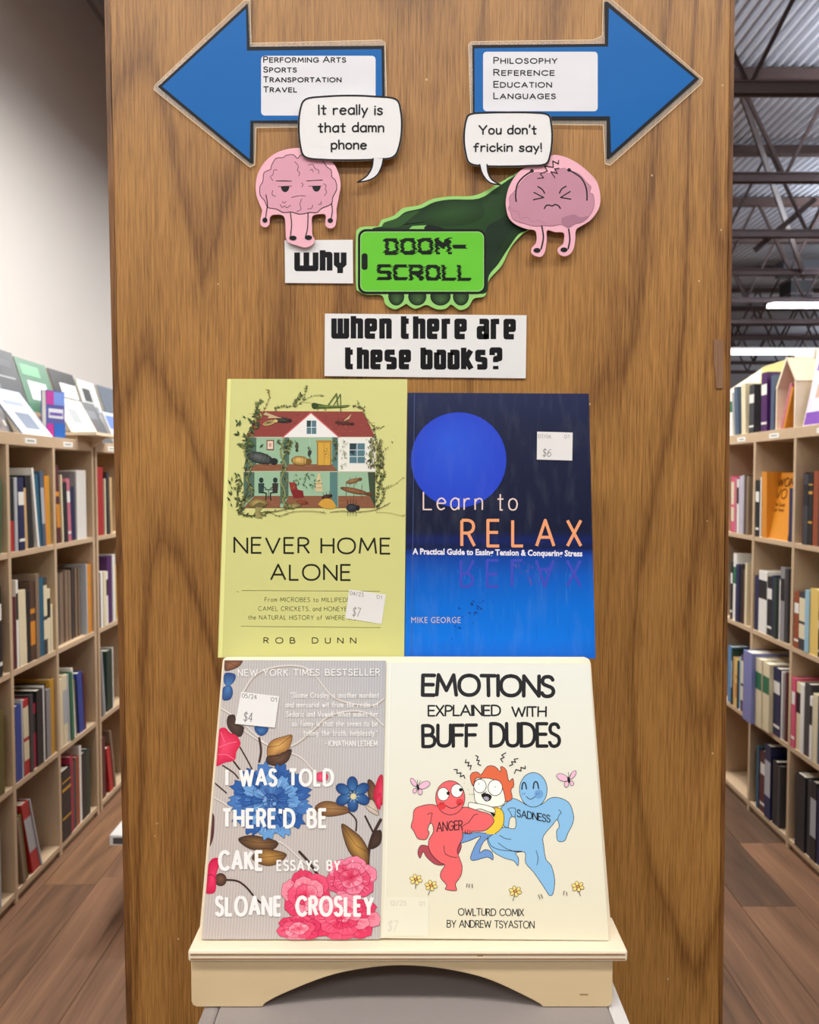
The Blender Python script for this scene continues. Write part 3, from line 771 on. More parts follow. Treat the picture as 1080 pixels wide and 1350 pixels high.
# ------------------------------------------------------------------ two-tier book stand
def lean_surf(pyb, yb, pyt, yt):
    A = at(540, pyb, yb); B = at(540, pyt, yt); up = (B-A).normalized()
    n = Vector((1,0,0)).cross(up); 
    if n.y > 0: n = -n
    return Surf(A, n), up
LOW, LUP = lean_surf(1238, 0.55, 872, 0.625)
UPP, UUP = lean_surf(865, 0.655, 500, 0.690)
led_z = at(540, 1240, 0.55).z
zt_stand = at(540, 1326.5, 0.5435).z          # where the stand rests
stand = empty('book_stand', (0, 0.60, zt_stand), 'pale birch plywood two-tier book stand with an arched front skirt, on the grey pedestal', 'book stand')
# lower board
P = crv([(293.5,873),(295,868.5),(300,866)], n=3)+[(540,865.6)]+crv([(770,866),(776.5,869),(779,875)], n=3)+[(807,1241),(262,1241)]
o = card('lower_board', P, LOW, -0.0262, 0.006, PLY, stand)
# ledge with ply layers on its front edge
lx0, lx1 = at(247.5,1255,0.5385).x, at(828,1255,0.5385).x
b = MB(); b.box(lx0, lx1, 0.5385, 0.582, led_z-0.0085, led_z-0.0004); b.build('ledge', PLY, stand, bevel=0.0016)
b = MB()
for q in (0.0026, 0.0058): b.box(lx0+0.002, lx1-0.002, 0.5381, 0.5388, led_z-q-0.0009, led_z-q)
b.build('ply_layer', PLY_EDGE, stand)
# arched skirt
sy = 0.5425
def sk(px, py): return at(px, py, sy)
top = led_z-0.0085
L0 = sk(252,1300).x; R0 = sk(808,1300).x
zb = zt_stand
prof = [(L0, top), (L0, zb+0.004), (L0+0.0012, zb+0.0012), (L0+0.004, zb), (sk(346,1325).x, zb)]
arch = crv([(346,1325),(372,1311),(430,1288),(480,1277),(530,1273),(585,1277.5),(640,1290),(690,1312),(716,1326)], n=5)
prof += [(sk(*p).x, max(zb, sk(*p).z)) for p in arch[1:-1]]
prof += [(sk(716,1326).x, zb), (R0-0.004, zb), (R0-0.0012, zb+0.0012), (R0, zb+0.004), (R0, top)]
b = MB(); b.prism([(x, sy, z) for x, z in prof], (0, 0.006, 0)); b.build('front_skirt', PLY_FRONT, stand, bevel=0.0006)
b = MB()
for x, z in ((sk(770,1311).x, sk(770,1311).z),): b.box(x-0.003, x+0.003, sy-0.0002, sy+0.001, z-0.0004, z+0.0004)
b.box(at(633,1254,0.5385).x-0.002, at(633,1254,0.5385).x+0.002, 0.5383, 0.539, led_z-0.0042, led_z-0.0034)
b.build('knot', PLY_EDGE, stand)
# upper tier (mostly hidden by the books)
uz = at(540, 868, 0.66).z
b = MB(); b.box(-0.139, 0.139, 0.665, 0.712, uz-0.008, uz-0.0005); b.build('upper_ledge', PLY, stand)
card('upper_board', [(305,640),(775,640),(770,900),(310,900)], UPP, -0.0375, 0.006, PLY, stand)
for sx in (L0+0.001, R0-0.007):
    P = [(sx, 0.549, zb), (sx, 0.722, zb), (sx, 0.722, uz-0.008), (sx, 0.668, uz-0.008), (sx, 0.590, led_z-0.009), (sx, 0.549, led_z-0.009)]
    b = MB(); b.prism(P, (0.006, 0, 0)); b.build('side_panel', PLY, stand)

# ------------------------------------------------------------------ grey pedestal
GREY = mat('warm grey laminate', (148,139,136), 0.42, bump=0.12, bscale=900)
GREY_L = mat('light grey laminate edge', (214,210,208), 0.38)
gx0, gx1 = -0.1465, 0.1525
ped = empty('display_pedestal', (0, 0.6, 0), 'warm grey display pedestal with a pale rim, under the plywood book stand', 'pedestal')
b = MB(); b.box(gx0+0.0125, gx1-0.0125, 0.452, 0.742, zt_stand-0.012, zt_stand-0.0004); b.build('top_panel', GREY, ped)
b = MB()
b.box(gx0, gx0+0.012, 0.44, 0.752, zt_stand-0.035, zt_stand-0.0008)
b.build('rim', GREY, ped, bevel=0.003)
b = MB(); b.box(gx1-0.012, gx1, 0.44, 0.752, zt_stand-0.035, zt_stand-0.0008); b.build('rim', GREY_L, ped, bevel=0.003)
b = MB(); b.box(gx0+0.0125, gx1-0.0125, 0.44, 0.4515, zt_stand-0.035, zt_stand-0.0008); b.build('rim', GREY, ped, bevel=0.002)
b = MB(); b.box(gx0+0.008, gx1-0.008, 0.446, 0.748, 0.0, zt_stand-0.034); b.build('body', GREY, ped, bevel=0.004)

# ------------------------------------------------------------------ the four books
def display_book(name, C4, surf, th, ct, label, cover_c, spine_c, face, page=PAGES, hinge=0.0, round_=0.0):
    """C4: TL, TR, BR, BL of the front cover in the photograph, lying on surf"""
    bl_, br_ = surf.pt(*C4[3]), surf.pt(*C4[2]); tl, tr = surf.pt(*C4[0]), surf.pt(*C4[1])
    r = empty(name, (bl_+br_)/2, label, 'book', 'books shown face out on the stand')
    n = surf.n; u = (tr-tl).normalized(); v = (tl-bl_).normalized()
    cm = mat(name+' '+label[:12]+' cover', cover_c, 0.4); sm = mat(label[:14]+' spine', spine_c, 0.4)
    def slab(nm, q, o0, o1, m, bev=0.0):
        b = MB(); b.hexa([p-n*o1 for p in q]+[p-n*o0 for p in q]); return b.build(nm, m, r, bevel=bev)
    ov = ct*0.8 if ct > 0.001 else 0.0003
    slab('front_cover', [bl_, br_, tr, tl], 0, ct, cm)
    q = [bl_+u*0.001+v*ov*2, br_-u*ov*2+v*ov*2, tr-u*ov*2-v*ov*2, tl+u*0.001-v*ov*2]
    slab('page_block', q, ct, th-ct, page)
    slab('back_cover', [bl_, br_, tr, tl], th-ct, th, cm)
    q = [bl_-u*0.0008, bl_+u*0.0009, tl+u*0.0009, tl-u*0.0008]
    slab('spine', q, 0.0002, th-0.0002, sm, 0.0004)
    return r

def sticker(r, surf, P, date, price, num, dcol=(150,146,148), pcol=(120,116,118), col=(236,236,234), flat=False):
    o = card('price_sticker', P, surf, 0.0006, 0.00012, mat('sticker paper', (238,238,236), 0.5) if not flat else mat('cream sticker', col, 0.45), r)
    a = Art(surf, 0.0008)
    (d0, d1) = date; sl = (P[1][1]-P[0][1])/(P[1][0]-P[0][0])
    a.text(d0, *d1, 0.55, dcol, slope=sl); a.text(num[0], *num[1], 0.55, dcol, slope=sl); a.text(price[0], *price[1], 0.8, pcol, slope=sl*0.6, slant=0.1)
    a.build('sticker_print', PRINT, r)

PRINT = print_mat('book print', 0.4)
PRINT_D = print_mat('scuffed dark print', 0.4, 0.0, wear=0.03)

# --- yellow hardcover
YC = (208,206,134)
C4 = [(300.5,499.5),(537,500),(533,867),(288,867)]
r = display_book('hardcover_book', C4, UPP, 0.030, 0.0025, 'pale yellow hardcover with a cutaway dollhouse overgrown by vines, beside the blue book', YC, (206,202,120), None)
rg = random.Random(21)
a = Art(UPP, 0.00015)
a.poly([(300.5,499.6),(536.9,500.1),(532.9,866.9),(288.1,866.9)], YC)
a.poly([(300.5,499.6),(304.8,499.7),(293.2,866.9),(288.1,866.9)], (228,226,150))
a.line([(305.2,500),(293.6,866)], 0.5, (200,196,116))
O = (280, 490, 4.0)
def S(Q): return T(Q, *O)
def leaf(A, x, y, L, ang, col, fat=0.34):
    c, s_ = math.cos(ang), math.sin(ang); w = L*fat
    A._add([(x,y), (x+c*L*.45-s_*w*.5, y+s_*L*.45+c*w*.5), (x+c*L, y+s_*L), (x+c*L*.45+s_*w*.5, y+s_*L*.45-c*w*.5)], [(0,1,2,3)], [lin(col)]*4, rg.random()*5e-6)
GREENS = [(52,62,36),(84,98,52),(116,126,68),(66,72,44),(140,146,84),(40,44,30)]
def vine(A, P, w, col, n, L=4.0, spread=1.1, cols=GREENS):
    Q = crv(P, n=6); A.line(Q, w, col)
    for k in range(int(n*1.8)):
        i = rg.randrange(len(Q)-1); p = Q[i]; d = math.atan2(Q[i+1][1]-p[1], Q[i+1][0]-p[0])
        leaf(A, p[0], p[1], rg.uniform(0.6, 1.15)*L, d+rg.choice((-1,1))*rg.uniform(0.4, spread), rg.choice(cols))
    A.up()
RED = (140,62,54); WAL = (150,182,150); FLR = (134,86,60); TEAL = (84,122,118)
a.poly(S([(250,208),(795,210),(860,345),(175,345)]), RED)
for k in range(70):
    x = rg.uniform(190, 840); y = rg.uniform(214, 338)
    if abs(x-520) > (y-205): a.line(S([(x,y),(x+rg.uniform(8,26),y+rg.uniform(-4,4))]), 0.45, rg.choice([(168,84,66),(112,44,42),(160,96,70)]), lift=False, caps=False)
a.up()
a.poly(S([(175,345),(660,345),(660,525),(175,525)]), WAL); a.poly(S([(660,345),(860,345),(860,527),(660,527)]), (228,226,214))
a.poly(S([(175,525),(860,528),(860,718),(165,718)]), WAL)
for q in ([(175,345),(232,345),(232,490),(175,525)], [(375,345),(405,345),(405,490),(375,520)], [(165,528),(222,530),(222,655),(165,700)], [(358,528),(402,530),(402,660),(358,700)]): a.poly(S(q), (78,104,88))
for q in ([(632,345),(662,345),(662,525),(632,492)], [(620,528),(660,528),(660,716),(620,660)]): a.poly(S(q), TEAL)
a.poly(S([(820,530),(860,530),(860,716),(835,690)]), (58,72,52))
for q in ([(232,488),(375,488),(375,522),(180,524)], [(405,488),(632,488),(660,524),(380,524)], [(222,655),(358,655),(358,718),(165,718)], [(402,655),(620,655),(658,718),(372,718)], [(664,655),(830,655),(860,718),(664,718)]): a.poly(S(q), FLR)
for k in range(60):
    x = rg.uniform(190, 840); y = rg.choice([rg.uniform(494,520), rg.uniform(664,714)])
    if y < 600 and x > 640: continue
    a.line(S([(x,y),(x+rg.uniform(10,34),y)]), 0.4, rg.choice([(160,108,74),(108,64,44),(176,122,84)]), lift=False, caps=False)
a.up()
a.line(S([(175,345),(860,345)]), 0.7, (206,190,170)); a.line(S([(175,526),(860,528)]), 0.9, (190,180,150)); a.line(S([(662,345),(662,718)]), 0.8, (150,160,140)); a.line(S([(165,718),(860,718)]), 1.0, (120,92,66))
a.poly(S([(520,216),(664,345),(376,345)]), (232,228,222)); a.line(S([(372,345),(520,216),(668,345)]), 1.6, (196,92,98)); a.line(S([(380,345),(520,224),(660,345)]), 0.6, (240,222,214))
for x0,y0,x1,y1,nx,ny in ((498,258,548,328,2,2),(724,378,804,482,2,3)):
    a.poly(S([(x0-3,y0-3),(x1+3,y0-3),(x1+3,y1+3),(x0-3,y1+3)]), (214,222,220)); a.poly(S([(x0,y0),(x1,y0),(x1,y1),(x0,y1)]), (84,118,126))
    a.poly(S([(x0,y0),(x0+(x1-x0)*.45,y0),(x0+(x1-x0)*.3,y0+(y1-y0)*.6),(x0,y0+(y1-y0)*.5)]), (44,60,64))
    for k in range(1,nx): a.line(S([(x0+(x1-x0)*k/nx,y0),(x0+(x1-x0)*k/nx,y1)]), 0.7, (222,228,226))
    for k in range(1,ny): a.line(S([(x0,y0+(y1-y0)*k/ny),(x1,y0+(y1-y0)*k/ny)]), 0.7, (222,228,226))
a.poly(S([(286,360),(325,360),(325,414),(286,414)]), (120,66,44)); a.poly(S([(291,366),(320,366),(320,408),(291,408)]), (226,206,186)); a.poly(S(ell(305,386,8,12)), (200,150,130))
a.poly(S([(552,366),(628,366),(628,494),(552,494)]), (150,104,34)); a.poly(S([(558,374),(622,374),(622,492),(558,492)]), (206,160,62)); a.line(S([(590,374),(590,492)]), 0.5, (150,104,34))
a.poly(S([(546,362),(634,362),(630,374),(550,374)]), (176,124,50))
for k in range(14): leaf(a, 280+rg.uniform(590,615)/4+0, 490+rg.uniform(400,450)/4, 2.2, rg.uniform(0,6.28), (60,70,40))
a.up()
# armchair, portrait robe, two sitting figures
a.poly(S([(404,582),(440,586),(450,622),(478,628),(484,664),(430,668),(414,630)]), (122,34,34)); a.poly(S([(404,582),(440,586),(444,618),(418,626)]), (150,48,44))
a.poly(S([(552,556),(572,556),(582,632),(542,632)]), (206,186,140)); a.poly(S(ell(562,546,8,12)), (206,186,140)); a.line(S([(545,590),(580,590)]), 0.8, (160,126,72)); a.line(S([(548,612),(578,612)]), 0.8, (160,126,72))
for cx, sg in ((258,1),(332,-1)):
    a.poly(S(ell(cx,572,12,14)), (34,50,46)); a.poly(S([(cx-16,588),(cx+16,588),(cx+12,640),(cx-14,640)]), (44,66,62) if sg > 0 else (56,48,40)); a.line(S([(cx,636),(cx+sg*26,640),(cx+sg*24,678)]), 1.6, (36,38,34)); a.line(S([(cx,600),(cx+sg*26,616)]), 1.1, (34,50,46))
a.line(S([(278,622),(316,622)]), 0.9, (60,40,30)); a.line(S([(296,622),(296,668)]), 0.8, (60,40,30))
# beetle, turtle, spiders, mantis, ants
def bug(A, cx, cy, rx, ry, rot, col, hi, legs=3, L=18):
    r0 = math.radians(rot)
    for sd in (-1, 1):
        for k in range(legs):
            t = (k-(legs-1)/2)/max(1,legs)*1.5; x = cx+rx*t*math.cos(r0); y = cy+rx*t*math.sin(r0)
            A.line(S([(x,y),(x+(6*t-4*math.sin(r0))*1.5, y+sd*L*0.6),(x+10*t, y+sd*L)]), 0.55, col, lift=False)
    A.up(); A.fan(S(ell(cx,cy,rx,ry,16,0,360,rot)), (O[0]+(cx-rx*.2)/O[2], O[1]+(cy-ry*.3)/O[2]), hi, col)
    A.poly(S(ell(cx+rx*1.05*math.cos(r0),cy+rx*1.05*math.sin(r0),rx*.25+3,ry*.55+2,10)), col)
    for k in range(5):
        t = -0.7+k*0.33; A.line(S([(cx+rx*t*math.cos(r0)+ry*.7*math.sin(r0), cy+rx*t*math.sin(r0)-ry*.7*math.cos(r0)), (cx+rx*t*math.cos(r0)-ry*.5*math.sin(r0), cy+rx*t*math.sin(r0)+ry*.5*math.cos(r0))]), 0.5, hi, lift=False)
    A.up()
bug(a, 252, 455, 72, 30, 14, (34,36,34), (96,100,96), 3, 34); bug(a, 462, 470, 46, 26, 4, (116,82,30), (222,184,104), 3, 22)
bug(a, 446, 392, 22, 8, 90, (54,52,34), (90,84,50), 3, 20); bug(a, 514, 424, 10, 10, 90, (34,34,30), (60,60,54), 4, 26); a.line(S([(514,345),(514,414)]), 0.3, (200,210,190))
bug(a, 748, 628, 76, 14, 12, (96,58,34), (150,104,66), 3, 40); bug(a, 742, 576, 36, 12, -14, (104,72,42), (158,120,76), 2, 24)
bug(a, 736, 718, 30, 22, 0, (24,26,30), (62,66,72), 4, 44); bug(a, 470, 688, 26, 12, 10, (112,46,32), (150,74,50), 3, 20); bug(a, 600, 660, 24, 12, -14, (40,26,22), (84,50,40), 3, 26)
bug(a, 370, 255, 36, 14, 4, (28,28,24), (70,66,50), 3, 18); bug(a, 300, 270, 34, 12, -16, (196,176,108), (60,50,30), 0, 10); bug(a, 690, 270, 44, 8, 6, (60,30,24), (96,50,40), 3, 22)
for q in ([(360,244),(280,214),(268,228)],[(370,244),(300,232),(290,246)],[(690,262),(735,222),(720,250)]): a.poly(S(q), (196,170,130))
a.fan(S(crv([(380,705),(440,690),(470,705),(430,722),(385,722)], True)), (O[0]+430/4, O[1]+708/4), (170,150,90), (96,84,50))
a.fan(S(crv([(190,690),(230,668),(285,680),(290,700),(240,712),(200,712)], True)), (O[0]+235/4, O[1]+690/4), (186,160,92), (110,92,50))
a.poly(S(crv([(560,700),(590,670),(630,676),(650,716),(600,722)], True)), (204,152,60))
# grasshopper
GH = (72,92,36)
a.poly(S(crv([(524,176),(540,166),(600,176),(650,178),(722,176),(700,188),(620,192),(545,194),(528,190)], True)), GH); a.poly(S(crv([(524,170),(540,164),(556,172),(556,192),(530,194)], True)), (50,66,30))
a.line(S([(600,192),(655,116),(662,178)]), 1.9, (92,112,50)); a.line(S([(678,208),(676,118),(640,176)]), 1.1, (62,78,34)); a.line(S([(560,192),(552,206)]), 0.7, GH); a.line(S([(590,192),(600,206)]), 0.7, GH)
a.line(S([(560,182),(720,181)]), 0.5, (150,160,90)); a.line(S([(530,166),(480,160)]), 0.35, GH)
# vines and leaves
STM = (110,108,60)
vine(a, S([(250,250),(300,140),(290,95)]), 0.6, (120,104,52), 14, 3.4, 1.1, [(150,110,50),(110,100,50),(170,120,60)])
vine(a, S([(330,205),(350,185),(430,180),(480,150),(495,70)]), 0.6, STM, 30, 3.6); vine(a, S([(480,150),(540,125),(590,128)]), 0.45, STM, 8, 2.6)
vine(a, S([(240,300),(225,260),(250,205),(222,200)]), 0.8, STM, 12, 4.5); vine(a, S([(740,180),(790,195),(815,250),(850,290),(860,340)]), 0.7, (110,90,50), 16, 3.6)
vine(a, S([(765,150),(780,190),(810,185)]), 0.5, STM, 8, 3.0); vine(a, S([(850,290),(880,300),(905,285)]), 0.5, (120,96,50), 6, 3.0)
vine(a, S([(210,330),(180,380),(175,450),(205,500),(185,570),(210,640),(160,700),(135,740)]), 1.4, (124,122,72), 44, 5.0)
vine(a, S([(190,340),(200,420),(170,500),(195,600),(160,680),(150,745),(250,760),(300,740)]), 1.1, (88,90,50), 40, 5.0)
vine(a, S([(380,350),(360,430),(388,500),(360,570),(385,640),(372,690),(430,720)]), 2.0, (138,142,88), 14, 4.2); vine(a, S([(345,360),(380,420),(365,500),(390,580),(365,650),(400,700)]), 1.2, (104,112,64), 10, 5.0)
vine(a, S([(870,720),(905,640),(860,560),(900,480),(885,400),(850,340)]), 1.3, (116,108,64), 46, 4.6); vine(a, S([(862,690),(885,600),(905,520),(870,430)]), 0.9, (96,92,54), 30, 4.2)
for k in range(170):
    x = rg.gauss(860, 26); y = rg.uniform(350, 500)
    if x > 800+abs(y-420)*0.1: leaf(a, O[0]+x/4, O[1]+y/4, rg.uniform(3,5.2), math.radians(rg.choice((60,70,80,110,120))), rg.choice([(70,66,40),(110,104,64),(150,142,92),(48,46,30),(226,220,170)]), 0.3)
a.up()
for k in range(36): leaf(a, O[0]+rg.uniform(680,715)/4, O[1]+rg.uniform(355,510)/4, rg.uniform(2.4,4), math.radians(rg.choice((60,80,110,130))), rg.choice([(110,116,80),(150,154,110)]), 0.3)
for k in range(34): leaf(a, O[0]+rg.uniform(430,560)/4, O[1]+rg.uniform(535,610)/4, rg.uniform(3,5), math.radians(rg.choice((30,60,-30,120))), rg.choice([(46,70,48),(120,130,60),(70,92,60)]), 0.34)
for k in range(24): leaf(a, O[0]+rg.uniform(95,160)/4, O[1]+rg.uniform(540,720)/4, rg.uniform(5,9), math.radians(rg.uniform(-150,-30)), rg.choice([(46,56,34),(70,84,48),(96,110,60)]), 0.3)
for k in range(20): leaf(a, O[0]+rg.uniform(120,250)/4, O[1]+rg.uniform(240,430)/4, rg.uniform(6,10), math.radians(rg.uniform(-200,-20)), rg.choice([(46,66,36),(64,88,48)]), 0.4)
a.up()
for pts, L in (([(860,360),(880,430),(875,500),(895,560),(880,620)], 6.0), ([(835,350),(850,400),(838,450),(850,500)], 5.0), ([(150,560),(130,620),(135,680),(150,730)], 7.0), ([(250,215),(215,260),(200,320),(150,390)], 7.5), ([(245,210),(236,170),(262,150)], 4.5), ([(430,182),(445,150),(470,120)], 4.5), ([(640,345),(655,400),(640,470)], 4.0), ([(415,360),(398,400),(385,440)], 6.0)):
    vine(a, S(pts), 0.8, (104,104,60), 16, L, 1.2)
vine(a, S([(620,742),(680,735),(760,740),(860,728),(940,690)]), 0.7, (96,72,44), 6, 2.6); vine(a, S([(860,740),(940,745),(1000,760),(1020,752)]), 0.4, (130,110,60), 2, 2); vine(a, S([(900,620),(960,595),(1010,555)]), 0.4, (120,110,60), 8, 3)
vine(a, S([(140,745),(200,760),(270,740),(340,735),(420,715)]), 1.0, (92,84,50), 10, 3.4); vine(a, S([(300,735),(350,760),(420,740),(520,735),(600,745)]), 0.6, (110,96,60), 8, 2.6)
a.poly(S(crv([(228,712),(250,700),(262,716),(248,740),(262,765),(232,768)], True)), (150,140,86)); a.poly(S(crv([(220,706),(250,688),(280,706),(250,716)], True)), (106,92,56))
a.build('cover_art', PRINT, r)
a = Art(UPP, 0.0002)
K = (34,32,20)
a.text('NEVER HOME', 307.8, 730, 208, 22.5, 2.5, K, gap=0.24, space=0.42, caps=False, slope=0.006); a.text('ALONE', 356, 765.6, 107.5, 22.5, 2.5, K, gap=0.24, caps=False, slope=0.004)
a.line([(318.7,778.6),(501,779.4)], 0.6, (90,86,46)); a.line([(317.5,825.7),(502,827.4)], 0.6, (90,86,46)); a.line([(312,779.5),(315,781)], 0.6, (90,86,46))
a.text('ROB DUNN', 347.4, 848.6, 122.5, 8.4, 1.2, (50,40,20), gap=0.95, space=1.3, caps=False)
for t, x0, yb, w in (('From MICROBES to MILLIPEDES,', 349, 793.5, 119), ('CAMEL CRICKETS, and HONEYBEES,', 340.5, 805.4, 133), ('the NATURAL HISTORY of WHERE WE', 327, 817, 143)):
    a.text(t, x0, yb, w, 6.2, 0.62, (74,70,34), fonts=(GL, GU), gap=0.3, space=0.55, slope=0.004)
a.build('lettering', PRINT, r)
st = [(460.6,777),(508.8,783.8),(503.2,822.6),(455,815)]
o = card('price_sticker', st, UPP, 0.0004, 0.0001, mat('sticker paper', (226,222,218), 0.5), r)
a = Art(UPP, 0.00053)
a.text('04/23', 461.5, 784.5, 18, 5.4, 0.6, (120,116,112), slope=0.14); a.text('01', 496.5, 789.2, 7, 5, 0.6, (120,116,112), slope=0.14); a.text('$7', 464, 812.5, 10.5, 12, 0.9, (130,126,122), slope=0.1, slant=0.15)
a.build('sticker_print', PRINT, r)

# --- blue paperback
C4 = [(538.6,517.5),(776.5,519),(785.2,868),(533.6,868)]
NV = (20,28,62)
r = display_book('paperback_book', C4, UPP, 0.020, 0.0006, 'blue paperback with a bright blue disc on navy, in the upper row on the right', NV, (16,22,52), None)
a = Art(UPP, 0.00015)
def gpoly(A, P, cols): A._add(P, [tuple(range(len(P)))], [lin(c) for c in cols]); A.up()
def xl(y): return 538.6+(533.6-538.6)*(y-517.5)/350.5
def xr(y): return 776.5+(785.2-776.5)*(y-519)/349
bands = [(518.6,(26,34,74)),(560,(20,27,60)),(640,(18,24,54)),(700,(16,22,50)),(712,(14,30,92)),(722,(14,26,66)),(727,(14,44,122)),(734,(14,66,156)),(760,(10,90,190)),(800,(6,108,212)),(840,(10,114,220)),(867.8,(24,102,206))]
for (ya, ca), (yb_, cb) in zip(bands, bands[1:]):
    gpoly(a, [(xl(ya),ya),(xr(ya),ya+0.3),(xr(yb_),yb_+0.3),(xl(yb_),yb_)], [ca,ca,cb,cb])
a.fan(ell(604.8,606.3,63,62.8,40), (590,580), (42,86,212), (36,66,196))
a.poly([(xl(520)+7.6,519),(xl(520)+8.4,519),(xl(867)+9.4,867),(xl(867)+8.6,867)], (70,86,130))
for k in range(46):
    x = rg.uniform(570, 640); y = rg.uniform(790, 845)
    if abs(x-612-(818-y)*0.35) < 16: leaf(a, x, y, rg.uniform(3,7), rg.uniform(-0.4,0.4)+0.6, (18,60,140), 0.4)
a.up()
for k in range(90):
    x = rg.uniform(545, 780); y = rg.uniform(745, 855); a.line([(x,y),(x+0.3,y+rg.uniform(6,24))], 0.35, rg.choice([(34,112,206),(22,92,186),(60,128,210)]), lift=False, caps=False)
a.up()
for k in range(40):
    x = rg.uniform(672, 728); y = rg.uniform(740, 772)
    if abs(x-703) < 5+(772-y)*0.7: leaf(a, x, y, rg.uniform(4,9), rg.uniform(1.2,1.9), rg.choice([(70,80,176),(58,70,190),(84,86,170)]), 0.3)
a.up()
a.build('cover_art', PRINT_D, r)
a = Art(UPP, a.off+0.00003)
a.text('Learn to', 557.4, 672.6, 125.5, 25, 1.9, (232,206,196), fonts=(GL, GU), gap=0.3, space=0.55, caps=False, slope=0.006)
# narrow upright capitals
def wide(A, t, x0, ytop, yb, x1, lw, col, flip=False, gap=0.62):
    S_, W = glyphs(t, (GU,), gap)
    sx = (x1-x0-lw)/W; hh = abs(yb-ytop)-lw
    for st_ in S_:
        A.line([(x0+lw/2+p[0]*sx, (yb-lw/2-p[1]*hh) if not flip else (ytop+lw/2+p[1]*hh)) for p in st_], lw, lin(col), caps=False, lift=False)
    A.up()
wide(a, 'RELAX', 607, 684, 721.8, 768, 4.0, (240,160,112))
wide(a, 'RELAX', 606, 737, 775, 767.5, 3.6, (66,76,186), True)
a.face_text('A Practical Guide to Easing Tension & Conquering Stress', 544, 730.5, 224, 7.6, (232,228,236), bold=0.035, slope=0.013)
a.face_text('MIKE GEORGE', 542.4, 821.3, 65, 8, (206,184,172), tracking=1.06)
a.build('lettering', PRINT, r)
sticker(r, UPP, [(708.3,569),(755.2,570.2),(754.6,607.2),(707.9,605.8)], ('07/06', (709.5, 577.6, 17, 5)), ('$6', (715, 602, 11.5, 10.5)), ('01', (744, 578, 6.5, 5)))

# --- floral paperback
C4 = [(296,870),(509,870.8),(501.5,1238.5),(266.3,1238.5)]
BG = (190,182,174)
r = display_book('paperback_book', C4, LOW, 0.0175, 0.0006, 'paperback with blue and pink flowers on quilted grey cloth, lower left', BG, (222,206,176), None)
a = Art(LOW, 0.00015, 0.000003)
def fx(t, y): # point across the cover
    l = 296+(266.3-296)*(y-870)/368.5; rr_ = 509+(501.5-509)*(y-870)/368.5
    return (l+(rr_-l)*t, y)
gpoly(a, [fx(0.004,870.4),fx(0.998,871),fx(0.998,1000),fx(0.004,1000)], [(184,176,172),(172,172,178),(186,182,182),(192,178,170)])
gpoly(a, [fx(0.004,1000),fx(0.998,1000),fx(0.998,1238),fx(0.004,1238)], [(192,178,170),(186,182,182),(192,182,176),(196,180,172)])
for k in range(118):  # corduroy ribs
    t = 0.01+k*0.0083
    a.line([fx(t,871.5),fx(t+0.004,1237.5)], 0.42, (172,164,160) if k % 2 else (208,202,196), lift=False, caps=False)
a.up()
O = (260, 860, 4.154)
def quilt(Q, o=None):
    Q = crv(T(Q, *(o or O)), n=5); a.line([(x+0.8,y+1.6) for x, y in Q], 2.6, (166,152,142)); a.line(Q, 1.5, (216,210,204))
quilt([(240,240),(310,130),(420,80),(560,75),(640,120),(740,240),(850,280),(960,290),(1020,255)]); quilt([(130,305),(230,370),(330,460),(400,510),(520,510),(640,420),(720,350),(850,320),(950,340),(1020,400)])
quilt([(250,420),(320,470),(420,520),(560,570),(640,650),(720,720)]); quilt([(80,40),(200,120),(330,300),(450,290),(560,380),(640,450),(760,560),(900,570)], (260,1040,4.154))
def petal(A, P, c0, col, edge, ew=0.6, hi=None):
    A.fan(P, c0, hi or col, col)
    if edge: A.line(P, ew, edge, closed=True)
def flower(A, cx, cy, R, n, cols, edge, rot=0, layers=3, aspect=1.0, ruffle=0.12):
    for L in range(layers):
        rr_ = R*(1-0.27*L)
        for k in range(n-L):
            ang = rot+L*0.35+2*math.pi*k/(n-L); w = 1.1*math.pi/(n-L)
            pts = []
            for q in range(9):
                t = q/8; aa = ang+(t-0.5)*2*w; rad = rr_*(1+ruffle*math.sin(q*2.3+k)) * (0.82+0.18*math.sin(math.pi*t))
                pts.append((cx+rad*math.cos(aa), cy+rad*aspect*math.sin(aa)))
            pts.append((cx, cy))
            lo, hi_, tip = cols[rg.randrange(len(cols))]
            A._add(pts, [tuple(range(len(pts)))], [lin(tip)]*9+[lin(lo)])
            A.line(pts[:-1], 0.5, edge, lift=False)
            for m in range(5):
                aa = ang+(rg.random()-0.5)*1.4*w; A.line([(cx+rr_*.45*math.cos(aa), cy+rr_*.45*aspect*math.sin(aa)), (cx+rr_*.82*math.cos(aa), cy+rr_*.82*aspect*math.sin(aa))], 0.5, rg.choice((hi_, lo)), lift=False, caps=False)
            A.up()
def bleaf(A, P, col, hi, o):
    Q = crv(T(P, *o), True, 5); c = (sum(p[0] for p in Q)/len(Q), sum(p[1] for p in Q)/len(Q))
    A.fan(Q, c, hi, col); A.line(Q, 0.6, (56,30,20), closed=True)
    A.line([T([P[0]], *o)[0], c, T([P[len(P)//2]], *o)[0]], 0.6, (56,34,22))
O3 = (260, 1040, 4.154)
BR, GO = (84,52,34), (186,134,66)
def stem(Q, o, w=2.0): a.line(crv(T(Q, *o)), w, (62,40,32))
